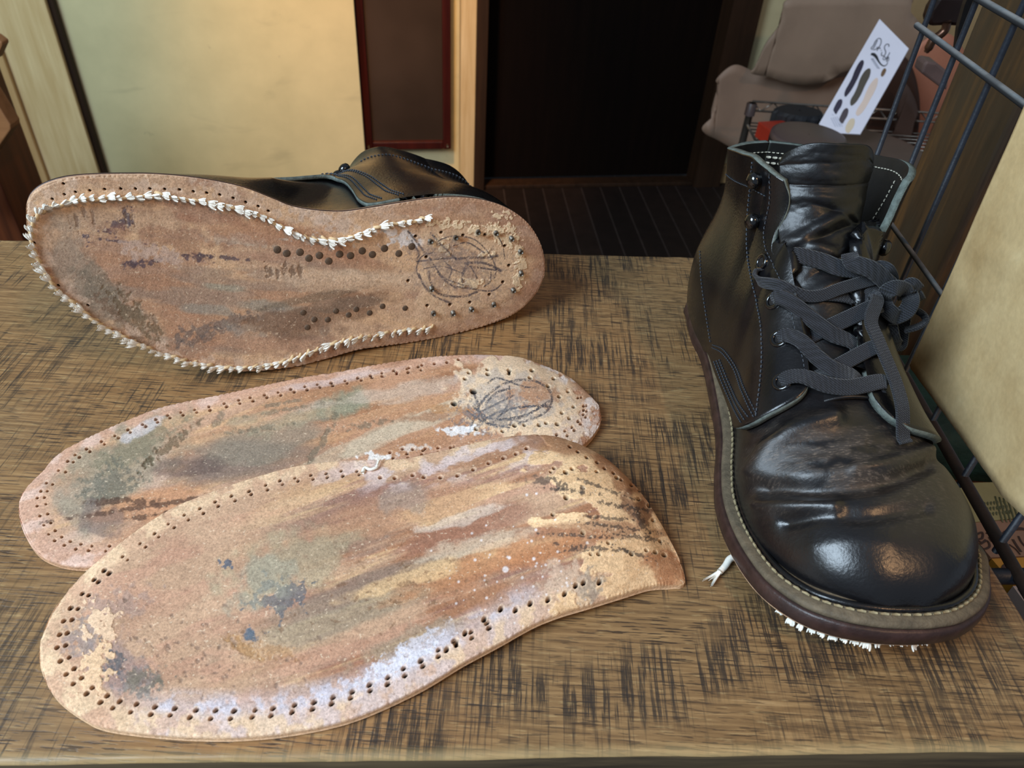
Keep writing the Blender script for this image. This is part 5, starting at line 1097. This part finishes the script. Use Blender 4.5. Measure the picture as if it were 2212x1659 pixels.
# old wooden post behind the grid
def post_mat():
    m = NT('weathered_post_wood'); n = m.noise(m.coord((16, 16, 1.4)), 3, 6, .65, .4); n2 = m.noise(m.coord((1, 1, .5)), 12, 4)
    c = m.ramp(n, [(.3, srgb(34, 23, 14)), (.5, srgb(62, 44, 27)), (.72, srgb(104, 70, 34))]); c = m.mix(m.ramp(n2, [(.45, 0.), (.65, .7)]), c, srgb(52, 47, 37)); m.base(c); m.rough(.5); m.bump(n, .4, .002); return m.m
PM = post_mat(); po = box('wooden_post', (.452, .66, (FLOOR+.62)/2), (.16, .10, .62-FLOOR), PM, rz=math.radians(4), bev=.004); tag(po, 'weathered brown wooden post standing behind the wire grid', 'post')
# low cabinet with a green bag and flat packets below the grid
sh = empty('low_cabinet', (.52, .42, FLOOR)); tag(sh, 'dark low cabinet beneath the wire grid, carrying a green bag and packets', 'cabinet')
ZS = -.150
box('cabinet_body', (.515, .32, (FLOOR+ZS-.02)/2), (.49, .52, ZS-.02-FLOOR), M_DKWOOD, sh, bev=.003); box('cabinet_top', (.515, .32, ZS-.01), (.50, .53, .02), M_DKWOOD, sh, bev=.003)
M_GREEN = simple('dark_green_cloth', (10, 46, 38), .75, .5, 30, .6, bd=.003)
th_ = np.linspace(0, 2*math.pi, 60, endpoint=False)[:, None]; ph = np.linspace(0, 1, 30)[None]; rr = np.sin(ph*math.pi/2)**.35
c0 = G(2080, 930, -.11); c0[1] = G(2100, 1040, ZS)[1]+.030; rx_, ry_ = .19, .065; ct = np.sign(np.cos(th_))*np.abs(np.cos(th_))**.6; st2 = np.sign(np.sin(th_))*np.abs(np.sin(th_))**.6
Xg = c0[0]+.06+rx_*ct*rr; Yg = c0[1]+.035+ry_*st2*rr; Zg = ZS+.0*ph+.045*np.cos(ph*math.pi/2)**.5*np.ones_like(th_)+.012*(fbm(Xg*30, Yg*30, 4, 4)-.5)*np.minimum(1, 3*(1-ph)); Zg = np.maximum(Zg, ZS+.0005)
gb_ = npmesh('green_bag', np.stack([Xg, Yg, Zg], -1).reshape(-1, 3), gridF(60, 30, cu=True), [M_GREEN]); tag(gb_, 'crumpled dark green cloth bag below the wire grid beside the upright boot', 'bag')
def packet(name, pts, z, th, mat, label, cat_):
    A = np.array([G(x, y, z) for x, y in pts]); B = A-np.array([0, 0, th]); n = len(A); e = empty(name, tuple(A.mean(0)-np.array([0, 0, th]))); tag(e, label, cat_)
    o = mesh('sleeve', np.vstack([A, B]), [tuple(range(n)), tuple(range(n, 2*n))[::-1]]+[(i, n+i, n+(i+1) % n, (i+1) % n) for i in range(n)], mat, e, False); fix_normals(o); return e
def stroke(name, pts, w, mat, parent, f, n=30, up=(0, 0, 1)):
    C = cat([(a, b, 0) for a, b in pts], n) if len(pts) > 2 else np.array([(a, b, 0) for a, b in pts], float)
    if len(C) == 2: C = resamp(C, 6)
    P = np.array([f(c[0], c[1]) for c in C]); w = np.interp(np.linspace(0, 1, len(P)), np.linspace(0, 1, len(w)), w) if hasattr(w, '__len__') else w
    V, F = ribbon_vf(P, np.tile(up, (len(P), 1)), w, .0003); return V, F
def strokes(name, L, mat, parent, f, up):
    mb = MB()
    for pts, w in L: V, F = stroke('s', pts, w, None, None, f, up=up); mb.add(V, F)
    return mb.build(name, mat, parent)
M_P1 = simple('pale_olive_paper', (150, 146, 104), .6, .1, 40, .1); M_P2 = simple('pink_brown_paper', (142, 112, 92), .6, .1, 40, .1); M_P3 = simple('yellow_paper', (180, 132, 44), .6, .1, 40, .1); M_P4 = simple('grey_white_paper', (170, 160, 158), .6, .08, 40, .1)
M_INKB = simple('brown_print', (62, 44, 36), .6, .1, 40, 0); M_INKG = simple('grey_green_print', (92, 100, 74), .6, .1, 40, 0)
zp = ZS+.012; fz = lambda x, y: G(x, y, zp+.0004); upv = (0, 0, 1)
e1 = packet('paper_packet', [(2000, 1045), (2220, 1040), (2300, 1110), (2100, 1128)], zp, .012, M_P1, 'pale olive packet with small green print, just in front of the green bag', 'packet')
L1 = []
for r in range(3):
    for c in range(7):
        x = 2125+c*7+r*6; y = 1088+r*11-c*.8; L1 += [([(x, y), (x+3.6, y-.5)], .0012), ([(x+2, y-3), (x+2.4, y+4)], .0009)]
L1 += [([(2150+i*9, 1072+i*2), (2166+i*9, 1128)], .0012) for i in range(0, 5)]
strokes('print', L1, M_INKG, e1, fz, upv)
e2 = packet('paper_packet', [(2080, 1131), (2305, 1113), (2350, 1195), (2140, 1204)], zp, .012, M_P2, 'pinkish brown packet with dark curling line drawing, between the olive and yellow packets', 'packet')
strokes('print', [([(2108, 1155), (2122, 1150), (2122, 1162), (2112, 1166), (2122, 1172), (2130, 1166)], .0016), ([(2118, 1175), (2132, 1168), (2138, 1180), (2126, 1186), (2118, 1180), (2130, 1196)], .0016), ([(2130, 1152), (2150, 1150), (2156, 1160), (2144, 1170), (2136, 1160)], .0012),
    ([(2160, 1160), (2180, 1146), (2206, 1142), (2225, 1148)], .003), ([(2188, 1165), (2196, 1178), (2206, 1192)], .002), ([(2180, 1176), (2194, 1186), (2204, 1198)], .0012), ([(2200, 1158), (2206, 1170), (2214, 1180)], .0016)], M_INKB, e2, fz, upv)
e3 = packet('paper_packet', [(2142, 1207), (2352, 1198), (2400, 1300), (2190, 1262)], zp, .012, M_P3, 'yellow packet with a circled letter mark at the lower right corner below the grid', 'packet')
strokes('print', [([(2176+12*math.cos(a), 1228+10*math.sin(a)) for a in np.linspace(0, 6.1, 12)], .0009), ([(2182, 1222), (2174, 1220), (2168, 1228), (2174, 1236), (2182, 1233)], .0022)], M_INKB, e3, fz, upv)
e4 = packet('paper_packet', [(2188, 1266), (2260, 1260), (2300, 1330), (2235, 1330)], zp+.002, .014, M_P4, 'small greyish white packet with barcode lines at the right edge below the grid', 'packet')
strokes('print', [([(2200+i*5, 1272+i*1), (2222+i*5, 1305)], .0011) for i in range(6)], M_INKB, e4, lambda x, y: G(x, y, zp+.0024), upv)
# ================================================================== BACKGROUND RIGHT: HIDES, SHELF, STOOLS, CARD
def hide(name, pts, y0, rgb, label, amp=.02, fx=5, seed=1, th=.004, back=None):
    """a hanging piece of leather: traced outline at its own distance, wavy, with thickness"""
    A = np.array([atY(p[0], p[1], y0) for p in pts])[:, [0, 2]]; C = catc(np.c_[A, np.zeros(len(A))], len(A)*8)[:, :2] if name != 'x' else A
    import bmesh
    bm = bmesh.new(); vs = [bm.verts.new((a, y0, b)) for a, b in C]; bm.faces.new(vs); bmesh.ops.triangulate(bm, faces=bm.faces[:])
    for _ in range(5): bmesh.ops.subdivide_edges(bm, edges=[e for e in bm.edges if e.calc_length() > .035], cuts=1)
    bmesh.ops.triangulate(bm, faces=bm.faces[:]); bmesh.ops.recalc_face_normals(bm, faces=bm.faces[:])
    P = np.array([v.co[:] for v in bm.verts]); d = amp*(fbm(P[:, 0]*fx, P[:, 2]*fx*.4, seed, 3)-.5)*2
    for v, q in zip(bm.verts, d): v.co.y += q
    me = bpy.data.meshes.new(name); bm.to_mesh(me); bm.free(); me.polygons.foreach_set('use_smooth', [True]*len(me.polygons)); me.materials.append(simple('hide_'+str(seed), rgb, .6, .16, 6, .3)); o = bpy.data.objects.new(name, me); link(o)
    m_ = o.modifiers.new('thickness', 'SOLIDIFY'); m_.thickness = th; tag(o, label, 'leather hide'); return o
hide('leather_hide', [(1712, -8), (1690, 40), (1652, 92), (1632, 138), (1622, 156), (1665, 166), (1700, 178), (1745, 183), (1790, 176), (1830, 150), (1900, 150), (1990, 140), (2052, 108), (2030, 78), (1990, 52), (1962, 20), (1950, -8)], 2.05, (150, 126, 106), 'large taupe leather hide hanging at the top right behind the white card', seed=3)
hide('leather_hide', [(1586, 140), (1547, 171), (1557, 186), (1562, 206), (1557, 226), (1543, 248), (1516, 279), (1556, 305), (1610, 335), (1700, 380), (1800, 380), (1860, 300), (1880, 190), (1840, 150), (1720, 150), (1640, 156)], 2.12, (152, 124, 104), 'taupe leather hide with a rounded notch, hanging over the dark door frame', seed=5)
hide('leather_hide', [(2062, 80), (1990, 95), (1950, 180), (1950, 300), (1930, 420), (1960, 470), (2040, 420), (2100, 200)], 2.0, (186, 120, 92), 'reddish tan leather hide hanging behind the wire grid', seed=7)
hide('leather_hide', [(1945, 120), (1900, 170), (1868, 290), (1860, 330), (1960, 330), (1985, 250), (1975, 160)], 1.93, (64, 36, 20), 'dark brown leather piece hanging between the white card and the grid', seed=9, amp=.01)
hide('leather_hide', [(1950, 178), (1930, 225), (1940, 255), (1925, 300), (1960, 310), (1975, 262), (1982, 240), (1972, 205)], 1.86, (100, 78, 68), 'small grey-brown leather offcut hanging in front of the reddish hide', seed=11, amp=.008)
# chrome wire shelf
M_CHROME = simple('dull_chrome', (150, 140, 130), .3, .15, 80, 0, metal=.8); M_CAP = simple('brown_plastic_cap', (70, 56, 54), .4, .1, 80, 0)
YS = 1.88
p0 = atY(1625, 240, YS); sf = empty('wire_shelf', (p0[0], YS, FLOOR)); tag(sf, 'chrome wire shelf with a zigzag side rail, behind the upright boot', 'shelf')
top = atY(1625, 222, YS); V, F = tube_vf([(top[0], YS, FLOOR), (top[0], YS, (top[2]+FLOOR)/2), (top[0], YS, top[2]-.012)], .009, 14); mesh('post', V, F, M_CHROME, sf)
V, F = tube_vf([(top[0], YS, top[2]-.03), (top[0], YS, top[2]-.002), (top[0], YS, top[2])], [.0125, .0125, .009], 14); mesh('post_cap', V, F, M_CAP, sf)
V, F = tube_vf([(top[0]+.46, YS, FLOOR), (top[0]+.46, YS, 0-.5), (top[0]+.46, YS, top[2]-.012)], .009, 14); mesh('post', V, F, M_CHROME, sf)
r0 = atY(1645, 220, YS); r1 = atY(1645, 240, YS); xe = top[0]+.46; za, zb_ = r0[2], r1[2]
mb = MB(); mb.tube([(top[0], YS, za), (.5*(top[0]+xe), YS, za), (xe, YS, za)], .0028, 8); mb.tube([(top[0], YS, zb_), (.5*(top[0]+xe), YS, zb_), (xe, YS, zb_)], .0028, 8); nz = 18
for i in range(nz):
    a = top[0]+(xe-top[0])*i/nz; b = top[0]+(xe-top[0])*(i+1)/nz; q = (za, zb_) if i % 2 == 0 else (zb_, za); mb.tube([(a, YS, q[0]), ((a+b)/2, YS, (q[0]+q[1])/2), (b, YS, q[1])], .0018, 6)
mb.build('zigzag_rail', M_CHROME, sf)
zsf = zb_-.03; mb = MB()
for i in range(8): y = YS-.0+.0-i*.022; mb.tube([(top[0], y, zsf), (.5*(top[0]+xe), y, zsf), (xe, y, zsf)], .0018, 6)
mb.tube([(top[0], YS, zsf-.004), (top[0], YS-.08, zsf-.004), (top[0], YS-.16, zsf-.004)], .003, 8); mb.tube([(xe, YS, zsf-.004), (xe, YS-.08, zsf-.004), (xe, YS-.16, zsf-.004)], .003, 8); mb.build('wire_deck', M_CHROME, sf)
for xx in (top[0], xe): V, F = tube_vf([(xx, YS-.16, FLOOR), (xx, YS-.16, -.6), (xx, YS-.16, zsf+.002)], .009, 12); mesh('post', V, F, M_CHROME, sf)
cR = atY(1650, 290, YS-.09); rb = box('red_box', (cR[0]+.018, cR[1]-.03, zsf+.0225), (.07, .06, .036), simple('red_card', (170, 48, 30), .5, .1, 40, .1), rz=.3); tag(rb, 'small red box on the wire shelf', 'box')
cT = atY(1716, 256, 1.84); mb = MB(); n = 46
for (zz0, zz1, r_) in ((-.02, .02, .042),):
    V = []; 
    for k, (dz, rs) in enumerate(((-.028, .9), (-.02, 1), (.018, 1), (.026, .9), (.026, .05))):
        for i in range(n): a = i/n*2*math.pi; r = .052*rs*(1+(.09 if (i//2) % 2 else -.03)*(k in (1, 2))); V.append((cT[0]+r*1.1*math.cos(a), cT[1]-.02+r*math.sin(a)*.8, zsf+.032+dz))
    mb.add(V, [tuple(int(x) for x in q) for q in gridF(5, n, cv=True)]+[tuple(range(n))[::-1]])
tr = mb.build('rubber_lug_block', simple('black_rubber', (30, 30, 34), .7, .2, 60, .2), None, False); tag(tr, 'black lugged rubber sole block on the wire shelf', 'rubber block')
M_SEAT = simple('dark_brown_vinyl', (82, 66, 64), .42, .08, 30, .1); M_SEATE = simple('near_black_seat_edge', (30, 24, 26), .5, .1, 40, .1)
def stool(px, py, y, r, label, tilt=0.):
    c = atY(px, py, y); e = empty('round_stool', (c[0], c[1], FLOOR)); tag(e, label, 'stool', 'round dark brown stools by the shelf'); n = 64; V = []
    for rr_, dz in ((.001, .0), (r*.9, .0), (r*.985, -.002), (r, -.006), (r, -.010)): V += [(c[0]+rr_*math.cos(i/n*2*math.pi), c[1]+rr_*math.sin(i/n*2*math.pi), c[2]+dz) for i in range(n)]
    mesh('seat', V, [tuple(int(x) for x in q) for q in gridF(5, n, cv=True)], M_SEAT, e); V = []
    for rr_, dz in ((r, -.0100), (r*1.004, -.013), (r*1.004, -.034), (r*.97, -.040), (.001, -.040)): V += [(c[0]+rr_*math.cos(i/n*2*math.pi), c[1]+rr_*math.sin(i/n*2*math.pi), c[2]+dz) for i in range(n)]
    mesh('seat_rim', V, [tuple(int(x) for x in q) for q in gridF(5, n, cv=True)], M_SEATE, e)
    for k in range(4): a = k*math.pi/2+.5; q = (c[0]+r*.6*math.cos(a), c[1]+r*.6*math.sin(a)); V, F = tube_vf([(q[0], q[1], c[2]-.038), (q[0]*1., q[1], (c[2]+FLOOR)/2), (c[0]+r*.85*math.cos(a), c[1]+r*.85*math.sin(a), FLOOR+.001)], .010, 10); mesh('leg', V, F, M_METAL, e)
    return c
cs = stool(1868, 322, 1.52, .124, 'round dark brown stool right below the white card'); stool(1748, 290, 1.34, .066, 'smaller round dark brown stool behind the tongue of the upright boot')
# white sample card leaning
cb = [atY(1771, 268, 1.56), atY(1858, 291, 1.51), atY(1962, 103, 1.60), atY(1899, 42, 1.66)]; ca = cb[0]; cn = np.cross(cb[1]-ca, cb[3]-ca); cn /= np.linalg.norm(cn); cn = cn if cn@(CAM-ca) > 0 else -cn
cf = lambda x, y, o=.0012: onP(x, y, ca+cn*o, cn)
crd = empty('sample_card', tuple(cf(1815, 290))); tag(crd, 'white card with printed shoe sole shapes leaning in front of the hides', 'card')
def poly(name, pts, mat, parent, o0, th):
    A = np.array([cf(x, y, o0) for x, y in pts]); B = A-cn*th; n = len(A); o = mesh(name, np.vstack([A, B]), [tuple(range(n)), tuple(range(n, 2*n))[::-1]]+[(i, n+i, n+(i+1) % n, (i+1) % n) for i in range(n)], mat, parent, False); fix_normals(o); return o
poly('card_board', [(1769, 268), (1783, 278), (1797, 287), (1858, 290), (1963, 105), (1900, 41)], simple('white_card', (226, 226, 240), .5, .02, 20, 0), crd, 0., .004)
K_ = lambda q: (1740+q[0]/6.144, 30+q[1]/6.144)
def shp(pts): return [(p[0], p[1]) for p in catc([(*K_(q), 0) for q in pts], len(pts)*6)]
for nm, pts, rgb in (('printed_sole', [(760, 612), (775, 640), (760, 700), (725, 780), (690, 860), (620, 990), (570, 1060), (530, 1100), (515, 1070), (530, 1010), (580, 920), (620, 840), (650, 760), (690, 680), (730, 625)], (38, 26, 48)),
    ('printed_sole', [(855, 725), (865, 760), (850, 830), (815, 900), (780, 970), (740, 1060), (680, 1160), (620, 1215), (595, 1200), (600, 1140), (650, 1050), (690, 960), (720, 870), (770, 780), (820, 730)], (78, 70, 58)),
    ('printed_sole', [(950, 850), (962, 880), (945, 960), (900, 1060), (860, 1130), (800, 1240), (740, 1320), (690, 1350), (668, 1320), (690, 1260), (760, 1150), (800, 1050), (850, 950), (910, 870)], (226, 204, 190)),
    ('printed_heel', [(470, 1130), (490, 1160), (470, 1230), (430, 1290), (405, 1330), (380, 1300), (370, 1270), (390, 1220), (430, 1150)], (44, 34, 58)), ('printed_heel', [(550, 1250), (570, 1280), (555, 1350), (520, 1410), (490, 1455), (450, 1420), (450, 1390), (470, 1340), (510, 1270)], (72, 60, 66)),
    ('printed_heel', [(630, 1385), (655, 1410), (640, 1490), (600, 1550), (570, 1580), (535, 1560), (530, 1510), (550, 1460), (590, 1400)], (218, 200, 172)), ('printed_patch', [(1055, 722), (1072, 745), (1050, 800), (1020, 832), (1000, 815), (1010, 770), (1035, 730)], (112, 84, 54))):
    poly(nm, shp(pts), simple('print_'+str(rgb[0]), rgb, .5, .03, 20, 0), crd, .0008, .0008)
M_LOGO = simple('grey_script_ink', (92, 92, 100), .5, .05, 20, 0); M_BLKINK = simple('black_ink', (20, 20, 26), .5, .05, 20, 0); M_LG = simple('light_grey_ink', (176, 178, 192), .5, .05, 20, 0)
q = lambda L: [K_(p) for p in L]; lf = lambda x, y: cf(x, y, .0010)
strokes('logo_lettering', [(q([(955, 350), (932, 395), (908, 445), (882, 470), (872, 448), (900, 420), (925, 365), (965, 325), (998, 332), (1004, 375), (985, 425), (945, 462), (900, 478)]), .0016), (q([(942, 440), (960, 450), (948, 492)]), .0014), (q([(955, 470), (985, 448), (992, 468)]), .0014), (q([(1004, 482), (1008, 488)]), .002),
    (q([(1106, 436), (1104, 405), (1076, 402), (1050, 430), (1050, 466), (1064, 500), (1052, 546), (1018, 556), (1006, 536), (1016, 508)]), .0017), (q([(1046, 560), (1028, 592), (1044, 612), (1062, 590), (1050, 562)]), .0013), (q([(1062, 600), (1108, 535), (1118, 512), (1096, 560), (1072, 612)]), .0013), (q([(1080, 606), (1106, 590), (1100, 574), (1082, 602), (1078, 632), (1112, 608)]), .0013)], M_LOGO, crd, lf, cn)
strokes('logo_swash', [(q([(868, 532), (905, 538), (940, 572), (965, 620), (1000, 668), (1040, 690), (1076, 674), (1092, 640)]), [.004, .0062, .0050, .0032, .0024, .0020, .0014, .0008])], M_BLKINK, crd, lf, cn)
strokes('small_print', [(q([(868+i*16, 600+i*20), (900+i*16, 590+i*20)]), .0012) for i in range(1)]+[(q([(874+j*9, 592+j*0), (960+j*9, 722+j*2)]), .0022) for j in (0, 2.2)]+[(q([(340+i*26, 1380-i*6), (400+i*30, 1500-i*2)]), .0010) for i in range(4)]+[(q([(350, 1330), (372, 1345)]), .001), (q([(440, 1460), (462, 1470)]), .001)], M_LG, crd, lf, cn)
# strap and tools hanging top right
st = prism_px('leather_strap', [(2108, -8), (2088, 40), (2072, 92), (2062, 122), (2070, 60), (2084, 10), (2092, -8)], .78, .006, simple('black_strap', (22, 18, 18), .5, .2, 40, .2)); tag(st, 'narrow black strap hanging against the wooden post, top right', 'strap')
sg = empty('hanging_pliers', tuple(atY(2040, 0, .9))); tag(sg, 'dark tool with a hooked metal tip hanging behind the grid at the top right', 'tool')
prism_px('handle', [(2030, -8), (2012, 20), (2004, 44), (2010, 58), (2050, 56), (2074, 58), (2084, 30), (2100, -8)], .9, .02, simple('dark_brown_handle', (34, 20, 16), .35, .3, 30, .2), sg, bev=.004)
V, F = tube_vf(cat([atY(2046, 46, .9), atY(2042, 64, .9), atY(2030, 76, .9), atY(2016, 86, .9), atY(2006, 104, .9), atY(2000, 114, .9)], 20), [.0045]*16+[.004, .003, .003, .002], 10); mesh('hook', V, F, simple('bronze_metal', (96, 66, 50), .3, .2, 60, 0, metal=.7), sg)
hb = prism_px('heel_block', [(1996, 140), (2002, 132), (2024, 136), (2036, 146), (2052, 158), (2046, 196), (2030, 188), (1990, 158)], 1.1, .03, simple('mauve_brown_rubber', (92, 74, 70), .5, .2, 30, .2), bev=.003); tag(hb, 'mauve brown stacked heel block seen through the wire grid', 'heel block')
bd = prism_px('cardboard_panel', [(1930, -10), (2140, -10), (2080, 130), (1990, 110)], 2.3, .02, simple('tan_board', (170, 142, 100), .6, .15, 12, .2)); tag(bd, 'tan board at the top right behind the hides', 'board')
# ================================================================== LEFT EDGE: wooden rack
rk = empty('wooden_rack', tuple(atY(10, 430, 1.35)*np.array([1, 1, 0])+np.array([-.05, 0, FLOOR]))); tag(rk, 'brown wooden rack with a pale jutting board at the left edge', 'rack')
M_RK = woodm('reddish_brown_wood', (70, 34, 18), (112, 58, 30), 'z', .5); M_RK2 = woodm('light_brown_board', (132, 88, 54), (168, 118, 76), 'x', .5)
xr = atY(52, 425, 1.35)[0]; box('post', (xr-.09, 1.36, (FLOOR-.18)/2), (.18, .12, -.18-FLOOR), M_RK, rk, bev=.003)
prism_px('board', [(-110, 60), (-14, 212), (22, 270), (23, 280), (-12, 330), (-110, 452)], 1.20, .03, M_RK2, rk, bev=.002)
prism_px('board', [(-60, 60), (-12, 80), (4, 92), (5, 98), (-8, 128), (-60, 136)], 1.22, .02, M_RK2, rk, bev=.002)
